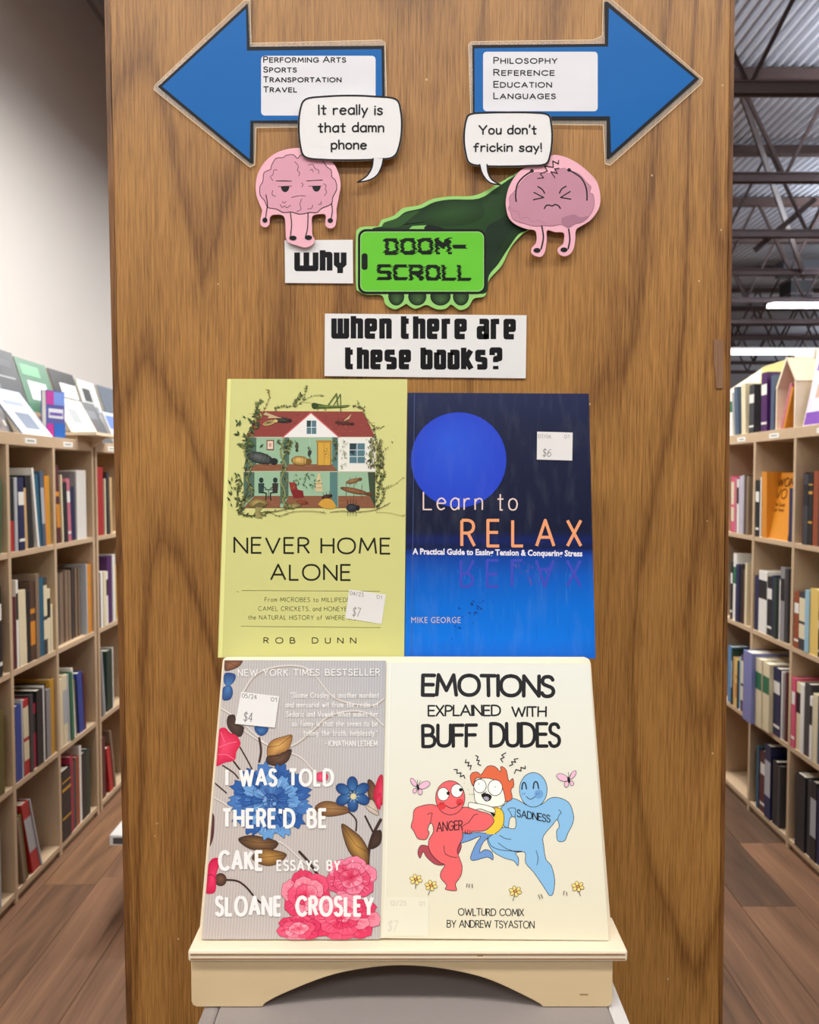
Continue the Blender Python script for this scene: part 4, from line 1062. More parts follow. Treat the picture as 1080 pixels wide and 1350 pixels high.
# brown leaves, stems
bleaf(a, [(148,45),(200,38),(248,42),(225,80),(160,102),(150,80)], (96,54,36), (150,96,62), O)
bleaf(a, [(170,350),(205,345),(215,390),(255,410),(240,460),(200,450),(165,400)], (52,38,32), (84,60,48), O)
stem([(235,520),(280,600),(300,640)], O); stem([(200,598),(240,650)], O, 2.4); stem([(340,470),(350,540),(340,600)], O, 3.0); stem([(140,620),(200,660),(225,690)], O, 2.0); stem([(95,715),(160,770)], O, 2.0)
bleaf(a, [(520,455),(470,462),(415,480),(385,520),(390,580),(440,560),(500,530)], (150,100,50), (218,166,92), O); bleaf(a, [(515,530),(450,560),(385,570),(385,610),(450,622),(500,590)], (58,38,30), (110,76,52), O)
bleaf(a, [(225,275),(285,255),(350,262),(440,290),(420,330),(340,340),(270,320)], (70,48,36), (140,100,58), O3); bleaf(a, [(300,380),(350,330),(420,335),(490,360),(440,410),(370,420)], (100,66,36), (190,140,70), O3)
bleaf(a, [(645,105),(690,70),(760,75),(840,115),(800,140),(700,150)], (108,70,42), (170,126,78), O3)
stem([(830,125),(870,170),(870,230)], O3, 2.2); stem([(920,150),(955,220),(970,250)], O3, 2.6); stem([(1005,170),(960,260),(940,340),(935,420)], O3, 4.2); stem([(560,345),(610,400),(660,470)], O3, 3.6)
bleaf(a, [(790,195),(850,225),(905,275),(940,350),(930,430),(870,390),(820,320)], (94,60,36), (196,148,72), O3); bleaf(a, [(1008,230),(970,240),(945,300),(955,330),(1003,300)], (54,36,30), (80,56,42), O3)
bleaf(a, [(935,700),(970,720),(990,790),(975,850),(940,800)], (80,50,36), (130,88,56), O); bleaf(a, [(920,85),(960,60),(995,130),(985,145),(940,120)], (190,170,150), (210,196,180), O3)
bleaf(a, [(70,150),(92,150),(88,260),(66,310)], (84,40,48), (110,60,60), O3)
stem([(150,498),(220,505),(270,540),(320,600),(350,625)], O3, 2.6)
a.fan(T(ell(128,497,34,36), *O3), (260+130/4.154, 1040+490/4.154), (120,84,60), (62,42,34))
PK = [((214,30,76),(240,140,160),(236,84,116)), ((196,22,66),(232,110,140),(222,60,98)), ((222,60,98),(246,190,196),(240,140,158))]
BL = [((28,60,128),(116,164,212),(70,118,182)), ((20,44,104),(84,134,194),(44,90,158)), ((40,78,150),(160,196,226),(104,154,206))]
def clipx(P, lo=None, hi=None): return P
# left edge red blossom
a.fan(crv(T([(112,430),(150,412),(180,440),(215,455),(238,500),(215,545),(205,590),(150,605),(104,622),(96,560),(104,500)], *O), True), (295,985), (232,70,104), (206,24,66))
for Q in ([(120,520),(170,500),(215,490)],[(115,560),(160,560),(200,585)],[(130,440),(150,490)]): a.line(crv(T(Q,*O)), 0.8, (244,120,146))
a.fan(crv(T([(56,430),(80,385),(118,380),(120,420),(105,470),(100,560),(60,575),(44,560),(48,490)], *O3), True), (260+85/4.154, 1158), (236,60,104), (196,20,66)); a.line(crv(T([(50,480),(80,470),(100,490)],*O3)), 0.8, (110,20,50))
# navy blossom on the left edge
for q in ([(152,115),(205,118),(208,150),(180,180),(148,170)],[(145,190),(185,185),(195,225),(180,258),(142,262),(138,230)]): a.fan(crv(T(q,*O), True), T([(168,190)],*O)[0], (70,120,176), (30,58,112)); 
a.fan(crv(T([(318,405),(385,408),(382,440),(350,458),(320,435)],*O),True), T([(350,430)],*O)[0], (60,112,166), (28,60,116))
# big blue carnation
flower(a, 356, 1056, 55, 13, BL, (20,36,84), 0.2, 5, 0.92, 0.07)
# small blue flower
for k in range(6):
    an = k*math.pi/3+0.5; c = (465+15*math.cos(an), 1047+14*math.sin(an))
    P = ell(c[0], c[1], 9.5, 7, 14, 0, 360, math.degrees(an)); a.fan(P, (465,1047), (70,124,176), (22,58,116)); a.line(P, 0.5, (14,34,80), closed=True)
a.poly(ell(466,1050,4,4,10), (214,196,120))
for k in range(9): a.line([(466,1050),(466+8*math.cos(k*.7),1050+8*math.sin(k*.7))], 0.4, (206,206,190), lift=False)
# red buds on the right edge
a.fan(crv(T([(990,690),(1018,680),(1016,830),(990,820),(965,790)],*O),True), (504,1042), (226,60,90), (186,20,56)); a.fan(crv(T([(975,60),(1005,20),(1004,110),(985,100)],*O3),True), (500,1055), (226,60,90), (190,26,60))
a.fan(ell(424,1024,9,6.5), (424,1024), (236,90,120), (206,50,90))
# big pink peonies along the bottom
fl = Art(LOW, a.off, a.step)
flower(fl, 463, 1158, 35, 6, [((206,26,72),(250,208,214),(238,130,156)), ((190,18,60),(244,170,186),(226,80,116))], (140,14,50), -0.3, 3, 0.85, 0.03)
fl.off += 0.00001
flower(fl, 404, 1180, 34, 6, PK, (150,16,54), 0.3, 3, 1.0, 0.03)
flower(fl, 452, 1210, 52, 8, PK, (160,20,60), 0.1, 4, 0.62, 0.03)
flower(fl, 394, 1224, 30, 6, PK, (160,20,60), 0.7, 3, 0.62, 0.03)
# keep the petals on the cover: clamp to its edges
inv_edge = []
def clamp_art(A, keep):
    for i, v in enumerate(A.V):
        A.V[i] = keep(v)
tl, tr, br_, bl_ = [LOW.pt(*c) for c in C4]
def keep(v):
    t = (v.z-bl_.z)/(tl.z-bl_.z)
    t2 = min(0.998, max(0.002, t)); xa = bl_.x+(tl.x-bl_.x)*t2+0.0003; xb = br_.x+(tr.x-br_.x)*t2-0.0003
    p = Vector(v)
    if t != t2: p += (LUP*((t2-t)*(tl-bl_).length))
    p.x = min(xb, max(xa, p.x)); return p
a.V += fl.V; n0 = len(a.C); a.C += fl.C; a.F += [tuple(i+n0 for i in f) for f in fl.F]
clamp_art(a, keep)
a.off = fl.off
a.build('cover_art', PRINT, r)
top_off = fl.off+0.00003
a = Art(LOW, top_off)
WH = (238,234,230)
a.text('NEW YORK TIMES BESTSELLER', 313.5, 891.5, 187.5, 9.2, 1.15, WH, gap=0.36, space=0.7, slope=-0.004)
for t, x0, yb, w in (('"Sloane Crosley is another mordant', 382.8, 920.3, 117), ('and mercurial wit from the realm of', 376.5, 932.9, 122.5), ('Sedaris and Vowell. What makes her', 377, 945.3, 121.5), ('so funny is that she seems to be', 385, 957.8, 113), ('telling the truth, helplessly."', 400, 970.2, 98)):
    a.text(t, x0, yb, w, 7.6, 0.85, WH, fonts=(GL, GU), gap=0.3, space=0.6)
a.text('-JONATHAN LETHEM', 428.5, 984, 69.5, 7.6, 1.0, WH, gap=0.24, space=0.45)
for t, x0, yb, x1, h, lw in (('I WAS TOLD', 297, 1037.3, 440.5, 24.5, 4.3), ("THERE'D BE", 292, 1092.3, 432.3, 27, 4.6), ('CAKE', 287.5, 1148.6, 348.3, 28, 4.8), ('ESSAYS BY', 364.5, 1148.6, 449, 15, 2.5), ('SLOANE', 283, 1208.6, 372.5, 28, 4.8), ('CROSLEY', 389.5, 1208.6, 493.5, 28, 4.8)):
    a.text(t, x0, yb, x1-x0, h, lw, WH, gap=0.36, space=0.85, caps=False)
a.build('lettering', PRINT, r)
st = [(318,912),(368.3,918),(362.3,959.4),(310,954.2)]
card('price_sticker', st, LOW, top_off+0.0001, 0.0001, mat('sticker paper', (238,238,236), 0.5), r)
a = Art(LOW, top_off+0.00023)
a.text('05/24', 319, 919.8, 19.5, 6, 0.75, (110,106,106), slope=0.12); a.text('01', 357, 924.6, 8, 5.6, 0.75, (110,106,106), slope=0.1); a.text('$4', 320.5, 951, 12, 12.5, 1.0, (110,106,108), slope=0.08, slant=0.12)
a.build('sticker_print', PRINT, r)

# --- cream cartoon paperback
C4 = [(510.5,873),(777.5,874.5),(803,1240),(502.5,1236.8)]
CR = (226,224,212)
r = display_book('paperback_book', C4, LOW, 0.0175, 0.0007, 'cream paperback with red and blue muscular cartoon figures, in the lower row on the right', CR, (226,218,190), None)
a = Art(LOW, 0.00015)
gpoly(a, [(510.8,873.3),(777.2,874.8),(802.6,1239.6),(502.9,1236.4)], [(226,226,216)]*2+[(230,220,192)]*2)
a.line([(517,874),(510,1236)], 0.5, (222,218,200)); a.line([(514.5,874),(507,1236)], 0.4, (250,248,236))
O = (520, 980, 4.0)
def S(Q): return T(Q, *O)
def body(Q, col, w=0.8, sm=True): 
    P = crv(S(Q), True, 3) if sm else S(Q)
    a.poly(P, col); a.line(P, w, INK, closed=True)
RD, RD2, BU, SK = (236,102,104), (176,72,82), (138,188,226), (246,240,226)
body([(262,640),(215,638),(170,600),(152,572),(136,606),(124,575),(140,538),(182,545),(200,575),(240,600)], RD2)
body([(325,520),(352,530),(350,560),(330,590)], RD2)
# blue figure
body([(690,570),(630,570),(560,545),(500,500),(492,520),(520,570),(580,605),(630,620),(652,646),(655,605),(640,578)], BU)
body([(655,300),(620,292),(585,320),(562,345),(572,400),(575,430),(600,445),(610,395),(638,392),(636,450),(580,442),(520,468),(495,492),(510,540),(560,562),(620,568),(688,575),(692,630),(735,680),(790,760),(818,802),(838,790),(846,720),(828,645),(800,612),(788,540),(786,490),(835,430),(858,402),(870,440),(856,462),(862,514),(898,514),(915,475),(942,420),(944,372),(920,312),(865,286),(820,290),(780,320),(720,335)], BU)
for Q in ([(600,345),(618,340),(640,342)],[(640,342),(636,392)],[(598,348),(610,360),(620,385)],[(866,350),(880,365),(868,380),(862,402)],[(548,525),(590,555),(640,572)],[(556,485),(585,502),(615,505)],[(748,565),(758,605),(752,642)]): a.line(crv(S(Q)), 0.75, INK)
body(ell(733,245,73,91,22), BU); a.poly(S(ell(762,268,24,24)), (112,160,208))
a.line(crv(S([(673,242),(676,215),(684,206),(692,215),(697,240)])), 1.7, INK); a.line(crv(S([(733,238),(737,210),(746,202),(755,210),(761,238)])), 1.7, INK)
a.line(crv(S([(695,280),(718,295),(744,280)])), 0.9, INK)
for x in (678,688,752,762): a.line(S([(x,262),(x-2,270)]), 0.9, (70,110,160), lift=False)
a.up()
# middle figure
body([(570,440),(520,475),(440,470),(360,478),(300,492),(276,486),(280,520),(300,540),(340,530),(400,512),(455,490),(430,530),(402,600),(420,618),(490,600),(520,615),(515,575),(480,560),(450,575),(470,520),(520,480)], (112,152,206))
a.poly(crv(S([(525,340),(560,345),(578,380),(570,440),(530,478),(480,470),(520,420)]), True, 4), (246,200,62)); a.line(crv(S([(525,340),(560,345),(578,380),(570,440),(530,478)])), 0.8, INK)
body([(400,180),(412,155),(440,152),(458,165),(490,122),(530,122),(560,150),(562,122),(590,140),(604,200),(625,185),(630,225),(615,245),(622,290),(600,305),(575,305),(560,280),(470,190),(430,185),(415,225)], (222,104,66))
body([(420,220),(440,190),(500,185),(560,215),(585,300),(560,330),(500,335),(450,322),(425,300)], SK)
body([(395,312),(440,318),(490,328),(525,342),(532,365),(500,362),(450,345),(410,358),(392,340)], SK)
for cx, cy, rx, ry in ((452,225,33,36),(532,234,38,42)): a.poly(S(ell(cx,cy,rx,ry,18)), (250,248,238)); a.line(S(ell(cx,cy,rx,ry,18)), 0.9, INK, closed=True)
a.poly(S(ell(446,214,3,3,8)), INK); a.poly(S(ell(532,230,3,3,8)), INK)
a.poly(crv(S([(458,272),(480,262),(512,276),(505,300),(480,305)]), True), INK); a.poly(crv(S([(470,288),(485,280),(500,290),(490,303)]), True), (170,160,176))
a.line(S([(470,262),(488,255)]), 0.8, INK); a.poly(S([(502,362),(535,372),(525,390)]), INK)
for x in (395,408,420): a.line(S([(x,270),(x+6,268)]), 0.7, INK, lift=False)
for x, y in ((368,210),(390,243)): a.poly(S(ell(x,y,2,2,6)), INK)
# red figure
body([(225,330),(190,322),(140,330),(105,350),(98,400),(88,440),(102,462),(120,498),(135,506),(168,506),(184,472),(176,456),(186,425),(200,425),(206,465),(184,505),(180,545),(200,590),(240,628),(266,642),(245,680),(246,712),(276,748),(270,770),(328,776),(322,742),(350,700),(358,650),(344,606),(332,560),(360,500),(362,470),(400,478),(412,465),(470,462),(500,445),(526,412),(505,375),(450,358),(372,335),(330,360),(260,365)], RD)
for Q in ([(190,425),(196,385),(200,368)],[(175,375),(188,368),(200,368)],[(360,470),(358,440),(392,418)],[(392,418),(420,380),(440,374)],[(262,540),(268,580),(300,598),(330,602)],[(372,478),(374,458)],[(386,478),(388,456)],[(398,474),(400,458)]): a.line(crv(S(Q)), 0.75, INK)
body(ell(295,287,77,90,22), RD); a.poly(S(ell(250,330,22,20)), (220,60,64)); a.poly(S(ell(345,310,20,18)), (220,60,64))
for cx, cy, px_ in ((258,268,284),(330,250,350)): a.poly(S(ell(cx,cy,31,35,18)), (250,246,236)); a.line(S(ell(cx,cy,31,35,18)), 0.8, INK, closed=True); a.poly(S(ell(px_,cy-5,9,10,10)), INK)
a.line(crv(S([(272,328),(300,342),(330,334),(345,318)])), 0.9, INK)
for x in (245,258,338,350): a.line(S([(x,312),(x-4,322)]), 0.8, (150,30,40), lift=False)
a.up()
a.text('ANGER', 575.5, 1097, 35, 13, 1.25, INK, gap=0.16, slope=-0.09, hand=0.03)
a.text('SADNESS', 681.5, 1077.5, 44.5, 10.5, 1.2, INK, gap=0.16, slope=0.17, hand=0.03)
# shock marks, butterflies, flowers, dashes
for Q in ([(315,138),(332,138),(330,158),(352,155),(348,176),(366,168),(372,184)],[(378,86),(374,102),(394,100),(388,120),(406,116),(400,138)],[(430,64),(442,70),(434,90),(448,90),(440,110),(456,116)],[(588,50),(566,62),(580,74),(560,82),(572,98)],[(652,80),(632,84),(640,100),(618,96),(624,112),(608,118)],[(690,120),(690,134),(668,126),(668,146),(642,138),(634,158)]):
    a.line(S(Q), 1.25, INK)
for cx, cy, fl_ in ((124,232,1),(920,192,-1)):
    for dx, dy, rx, ry, rt in ((-22,-26,12,26,-35),(34,-12,32,18,-25),(-16,18,10,14,20),(12,24,12,16,-10)):
        P = S(ell(cx+fl_*dx,cy+dy,rx,ry,14,0,360,fl_*rt)); a.poly(P, (238,184,206)); a.line(P, 0.6, INK, closed=True)
    P = S(ell(cx,cy,7,17,10,0,360,-15)); a.poly(P, INK)
    a.line(S([(cx,cy-12),(cx-2,cy-40)]), 0.6, INK); a.line(S([(cx+4,cy-12),(cx+14,cy-36)]), 0.6, INK)
for cx, cy, sx_ in ((114,718,112),(194,750,178),(638,780,625),(968,755,982)):
    for k in range(6):
        an = k*math.pi/3+0.3; P = S(ell(cx+22*math.cos(an), cy+17*math.sin(an), 12.5, 9, 10, 0, 360, math.degrees(an))); a.poly(P, (246,216,128)); a.line(P, 0.55, (60,46,20), closed=True)
    a.poly(S(ell(cx,cy,8,7,8)), (226,140,90)); a.line(S(ell(cx,cy,8,7,8)), 0.5, INK, closed=True)
    a.line(S([((cx*2+sx_)/3, cy+24),(sx_,cy+50)]), 0.8, INK)
for Q in ([(384,740),(382,758)],[(396,742),(394,760)],[(410,742),(412,762)],[(760,798),(768,820)],[(774,796),(782,816)],[(896,778),(892,800)],[(908,784),(910,802)]): a.line(S(Q), 0.9, INK)
a.build('cover_art', PRINT, r)
a = Art(LOW, 0.0002)
a.text('EMOTIONS', 554.8, 918.5, 177.5, 31, 5.0, INK, gap=0.13, hand=0.02, slope=0.012); a.text('EXPLAINED', 563.8, 944.5, 97, 15.5, 2.3, INK, gap=0.15, hand=0.03); a.text('WITH', 674.5, 945.2, 46.5, 14.5, 2.3, INK, gap=0.15, hand=0.03)
a.text('BUFF', 555.5, 986, 74.5, 32, 4.6, INK, gap=0.15, hand=0.02, slope=-0.01); a.text('DUDES', 645, 986, 95, 34, 4.6, INK, gap=0.15, hand=0.02)
a.text('OWLTURD COMIX', 604, 1207.2, 87, 10, 1.25, INK, gap=0.17, space=0.5, hand=0.03, slope=0.01); a.text('BY ANDREW TSYASTON', 589, 1223, 116, 10.3, 1.2, INK, gap=0.17, space=0.45, hand=0.03, slope=0.01)
a.build('lettering', PRINT, r)
card('price_sticker', [(506.5,1182),(565.5,1183.3),(565,1234.5),(504,1233.5)], LOW, 0.0004, 0.0001, mat('cream sticker', (232,225,202), 0.45), r)
a = Art(LOW, 0.00053)
GC = (206,198,180)
a.text('12/25', 514.5, 1193.8, 21.5, 6.4, 0.8, GC); a.text('01', 553, 1194.2, 7, 6, 0.8, GC); a.text('$7', 510.5, 1228.5, 13, 15, 1.1, (214,206,188), slant=0.15)
a.build('sticker_print', PRINT, r)
# ------------------------------------------------------------------ long bookcases of the two aisles
LV = (0.04, 0.389, 0.76, 1.142)          # shelf surfaces
def bookcase(side, ys, ztop, label, tags):
    """ys: y of the dividers (front faces at XL or XR), cells open towards the aisle"""
    X = XL if side == 'L' else XR; s = -1 if side == 'L' else 1; D = 0.30
    r = empty('bookcase', (X+s*D/2, (ys[0]+ys[-1])/2, 0), label, 'bookcase', 'long pale bookcases along the aisles')
    def bx(b, xa, xb, *q): b.box(min(X+s*xa, X+s*xb), max(X+s*xa, X+s*xb), *q)
    b = MB(); bx(b, 0.0, D, ys[0]-0.009, ys[-1]+0.009, ztop-0.04, ztop); b.build('top_board', MAPLE, r, bevel=0.001)
    b = MB(); bx(b, D-0.008, D, ys[0], ys[-1], 0, ztop-0.04); b.build('back_board', MAPLE_SHADE, r)
    b = MB(); bx(b, 0.012, D-0.01, ys[0], ys[-1], 0, 0.022); b.build('plinth', MAPLE_SHADE, r)
    for y in ys:
        b = MB(); bx(b, 0.0, D-0.009, y-0.009, y+0.009, 0.0, ztop-0.0405); b.build('divider', MAPLE, r, bevel=0.0008)
    for ya, yb in zip(ys, ys[1:]):
        for z in LV:
            b = MB(); bx(b, 0.001, D-0.009, ya+0.0095, yb-0.0095, z-0.019, z); b.build('shelf', MAPLE, r, bevel=0.0008)
    for y in tags:
        b = MB(); bx(b, -0.0006, 0.0, y-0.04, y+0.04, ztop-0.031, ztop-0.013); o = b.build('shelf_tag', mat('tag paper', (244,244,240), 0.5), r)
        b = MB(); bx(b, -0.0009, -0.0005, y-0.026, y+0.026, ztop-0.024, ztop-0.019); b.build('tag_print', mat('tag ink', (150,158,150), 0.6), o)
    return r
bookcase('L', [2.169, 2.505, 2.831, 3.177], ZL, 'pale laminate bookcase nearest on the left aisle, below the white wall', [2.66, 2.95])
bookcase('L', [3.213, 3.549, 3.885, 4.221], ZL, 'pale laminate bookcase further down the left aisle, mostly behind the oak panel', [3.38])
bookcase('R', [2.22, 2.556, 2.892, 3.23, 3.566, 3.90], ZR, 'pale laminate bookcase along the right aisle under the steel roof', [2.70, 3.06, 3.36])

C = dict(black=(26,26,30), charcoal=(58,58,62), grey=(140,138,140), silver=(176,180,186), white=(232,230,224), cream=(226,214,180), tan=(206,170,116), navy=(28,34,78), blue=(40,66,150), teal=(28,92,120),
  slate=(74,92,116), red=(178,34,38), crimson=(160,28,66), maroon=(84,30,36), rose=(196,110,128), pink=(216,84,120), orange=(214,138,36), rust=(150,72,40), brown=(84,58,44), gold=(196,146,40), green=(40,110,76),
  darkgreen=(28,56,44), olive=(96,88,34), purple=(74,26,92), lavender=(196,184,206), periwinkle=(124,130,186), sky=(150,190,210), lightblue=(84,140,190), yellow=(232,200,110), plum=(86,50,72), taupe=(132,112,92), yellowgreen=(150,160,70))
def cmat(c): return mat('book cloth '+c, C[c], 0.42)
def make_book(X, s, y0, y1, z, h, d, cover, band=None, lean=0.0, inset=0.02, tilt=0.0):
    """one book: cover, pages, spine band; spine faces the aisle; lean along y (+ = top leans further away)"""
    b = MB(); xa, xb = X+s*inset, X+s*(inset+d); t = 0.0025
    th = y1-y0
    if h > 0.28: t = 0.003
    def P(x, y, zz): return (x, y+lean*(zz-z), zz)
    def hx(x0, x1, ya, yb, za, zb, m):
        b.hexa([P(x0,ya,za),P(x1,ya,za),P(x1,yb,za),P(x0,yb,za),P(x0,ya,zb),P(x1,ya,zb),P(x1,yb,zb),P(x0,yb,zb)], m)
    xs = X+s*(inset+0.003)
    hx(xa, xs, y0, y1, z, z+h, 0)
    hx(xs, xb, y0, y0+t, z, z+h, 0); hx(xs, xb, y1-t, y1, z, z+h, 0)
    hx(xs, xb-s*0.004, y0+t, y1-t, z+0.003, z+h-0.004, 1)
    if band:
        for za, zb in band[1]:
            hx(xa-s*0.0004, xa, y0+0.0008, y1-0.0008, z+h*za, z+h*zb, 2)
    return b
ORD = ['first','second','third','fourth','fifth','sixth','seventh','eighth','ninth','tenth','eleventh','twelfth','thirteenth','fourteenth','fifteenth','sixteenth','seventeenth','eighteenth','nineteenth','twentieth']
NAMES = dict(darkgreen='dark green', lightblue='light blue', yellowgreen='yellow green', sky='sky blue')
BAND = {'w': ('white', [(0.62,0.80),(0.12,0.16)]), 'k': ('black', [(0.55,0.85)]), 'g': ('gold', [(0.70,0.74),(0.30,0.33),(0.82,0.84)]), 'r': ('red', [(0.0,0.42)]), 't': ('silver', [(0.30,0.78)]), 'o': ('orange', [(0.2,0.5),(0.6,0.66)]), 'G': ('green', [(0.55,0.80)]), 'c': ('cream', [(0.2,0.45),(0.5,0.9)])}
def shelf_books(side, ya, yb, z, row, bay, spec, start=0.004, grp=''):
    """spec: (colour, thickness mm, height mm, lean, band) in the order seen from left to right"""
    X = XL if side == 'L' else XR; s = -1 if side == 'L' else 1
    y = ya+0.0095+start if side == 'L' else yb-0.0095-start
    rg2 = random.Random(int(ya*1000+z*77))
    lim = yb-0.0095 if side == 'L' else ya+0.0095
    pl_, ph_ = 0.0, 9.0; n = -1
    tot = sum(e[1] for e in spec)/1000; extra = 0.0; pv = (0.0, 9.0)
    for e in spec:
        if e[0] == 'gap': pv = (0.0, 0.0); continue
        le = e[3] if len(e) > 3 else 0.0
        extra += max(0, (pv[0]-le) if side == 'L' else (le-pv[0]))*min(pv[1], e[2]/1000); pv = (le, e[2]/1000)
    free = 0.93*(yb-ya-0.019)-extra
    sc = 1.0 if any(e[0] == 'gap' for e in spec) else max(1.0, min(1.3, free/tot))
    for k, e in enumerate(spec):
        c, th, h = e[0], e[1]/1000*sc, e[2]/1000
        if c == 'gap':
            y += th if side == 'L' else -th; pl_, ph_ = 0.0, 0.0; continue
        lean = e[3] if len(e) > 3 else 0.0; bd = e[4] if len(e) > 4 else None
        inset = e[5] if len(e) > 5 else rg2.uniform(0.0, 0.006)
        d = e[6] if len(e) > 6 else min(0.21, max(0.12, h*0.68))
        mh = min(h, ph_)
        if side == 'L': y += max(0, pl_-lean)*mh; y0, y1 = y, y+th
        else: y -= max(0, lean-pl_)*mh; y0, y1 = y-th, y
        if (side == 'L' and max(y1, y1+lean*h) > lim) or (side == 'R' and min(y0, y0+lean*h) < lim): print('NOFIT', bay, row, k); break
        pl_, ph_ = lean, h
        n += 1
        b = make_book(X, s, y0+0.0004, y1-0.0004, z, h, d, c, BAND.get(bd), lean, inset)
        o = b.build('book', [cmat(c), PAGES, cmat(BAND[bd][0]) if bd else PAGES], None, loc=(X+s*0.08, (y0+y1)/2, z))
        size = 'thick' if th > 0.033 else ('slim' if th < 0.018 else '')
        tall = 'tall' if h > 0.265 else ('short' if h < 0.19 else '')
        lab = ' '.join(w for w in ('leaning' if abs(lean) > 0.06 else '', tall, size, NAMES.get(c, c), 'book,', ORD[n], 'from left,', row, 'shelf,', bay) if w)
        tag(o, lab, 'book', grp or ('books in the left aisle bookcases' if side == 'L' else 'books in the right aisle bookcase'))
        y = y1 if side == 'L' else y0
R0, R1, R2, R3 = LV[3], LV[2], LV[1], LV[0]
L0, L1, L2, L3 = (2.169,2.505), (2.505,2.831), (2.831,3.177), (3.213,3.549)
n0, n1, n2, n3 = 'left bookcase bay at the frame edge', 'left bookcase middle bay', 'left bookcase last bay', 'second left bookcase'
nl = 'near left bay'
B = shelf_books
# left, nearest bay (only its far end shows)
for z, w, sp in ((R0,'top',[('gap',190,0),('charcoal',26,230),('black',28,215,0,'w'),('green',30,235,0.05)]), (R1,'second',[('gap',150,0),('grey',22,250),('black',30,280,0,'t'),('charcoal',24,260),('black',38,285,0,'w')]), (R2,'third',[('gap',180,0),('plum',30,235),('slate',20,200),('olive',34,262)]), (R3,'bottom',[('gap',150,0),('grey',28,262),('white',36,270,0,'k'),('silver',14,240)])):
    B('L', *L0, z, w, nl, sp)
B('L', *L1, R0, 'top', 'left middle bay', [('black',26,238,0,'r'),('silver',18,240),('navy',36,240,-0.02,'w'),('tan',20,205,-0.04),('black',36,246,-0.06),('white',14,272,-0.13),('teal',24,250,-0.1),('slate',24,262,-0.06,'t'),('orange',20,245,-0.02),('gold',18,246,-0.02)])
B('L', *L2, R0, 'top', 'left last bay', [('maroon',24,285,-0.06,'o'),('cream',8,250,-0.04),('black',30,222,-0.04),('rose',24,236,-0.05,'w'),('navy',28,205,-0.04),('grey',10,262,0),('white',70,268,0,None,0.004,0.22)])
B('L', *L3, R0, 'top', 'left second bookcase', [('red',46,282,0),('taupe',16,232),('cream',14,235),('charcoal',20,262,-0.03),('tan',24,240)])
B('L', *L1, R1, 'second', 'left middle bay', [('maroon',24,235),('white',14,288,0,'k'),('cream',46,250,-0.02,None,0.004),('black',22,242),('brown',34,268,0,'o'),('taupe',22,292),('teal',30,275,0),('charcoal',26,272,0,'c'),('cream',26,228,0,'k',0.004),('cream',14,170,0,None,0.003)])
B('L', *L2, R1, 'second', 'left last bay', [e for k in range(9) for e in (('taupe' if k % 3 else 'brown',14,274-(k % 3)*4,0,None,0.02+0.001*k),('charcoal' if k % 4 == 1 else 'taupe',12,270,0,None,0.022))][:17]+[('silver',10,280),('orange',32,276,0,'g')])
B('L', *L3, R1, 'second', 'left second bookcase', [('navy',12,230),('white',22,232),('cream',22,230),('white',18,226,0,'k'),('purple',40,288,0),('white',22,290),('gold',20,240)])
B('L', *L1, R2, 'third', 'left middle bay', [('blue',34,250,0),('silver',10,262),('red',34,255,-0.02,'c'),('charcoal',20,262),('crimson',26,222,0,'k'),('black',40,262),('white',8,268),('black',20,270),('grey',30,245),('gold',28,272)], start=0.008)
B('L', *L2, R2, 'third', 'left last bay', [('cream',30,255,0,None,0.003),('cream',36,262,-0.02,'t',0.004),('silver',18,256,-0.03),('green',24,258,-0.04),('white',14,272,-0.08),('olive',10,220,-0.06),('gap',24,0),('blue',46,238,-0.08,None,0.006),('maroon',18,225,-0.05)])
B('L', *L3, R2, 'third', 'left second bookcase', [('grey',16,250,-0.05),('gap',14,0),('silver',10,275,-0.1),('gap',24,0),('darkgreen',60,258,0,None,0.006),('white',10,262)])
B('L', *L1, R3, 'bottom', 'left middle bay', [('gap',34,0),('taupe',18,232,-0.16),('olive',20,236,-0.17),('gap',30,0),('red',50,262,-0.28,'t',0.004,0.2),('silver',8,262,-0.3)])
B('L', *L2, R3, 'bottom', 'left last bay', [('black',58,262,0,'g',0.0,0.2),('crimson',22,290,0),('charcoal',22,262),('rust',26,268),('white',16,300),('black',34,262),('darkgreen',24,266)])
B('L', *L3, R3, 'bottom', 'left second bookcase', [('gap',14,0),('maroon',30,258,0.0),('gap',40,0),('red',40,200,-0.18),('gap',16,0),('taupe',18,262,-0.2)])
# right bookcase; bays from far to near as seen from left to right
Q0, Q1, Q2, Q3 = (3.23,3.566), (2.892,3.23), (2.556,2.892), (2.22,2.556)
m0, m1, m2 = 'right far bay', 'right middle bay', 'right near bay'
B('R', *Q0, R0, 'top', m0, [('gap',90,0),('pink',30,245,0.02,'c'),('rose',26,240,0.02),('gap',12,0),('white',20,232,0.03,'k'),('lavender',30,246,0.02),('silver',18,250),('brown',24,250),('taupe',22,246)])
B('R', *Q1, R0, 'top', m1, [('black',26,228,0.02,'w'),('white',8,240),('orange',34,262,0.03,None,0.004,0.19)])
B('R', *Q2, R0, 'top', m2, [('gap',38,0),('maroon',16,258,0),('charcoal',34,252,0,'k'),('black',30,258,0,'g'),('rust',34,262),('brown',24,250),('red',26,240,0,'c')])
B('R', *Q0, R1, 'second', m0, [('gap',96,0),('black',22,254,0,'w'),('white',36,292,0,'G',0.006),('navy',36,248),('black',28,250),('brown',28,232),('cream',18,262)])
B('R', *Q1, R1, 'second', m1, [('navy',30,222),('white',56,248,0,'k',0.004),('black',30,232,0,'w'),('navy',18,240),('darkgreen',20,234),('charcoal',12,236),('white',8,232),('grey',26,282,0,'k',0.003,0.24),('charcoal',18,278)], start=0.006)
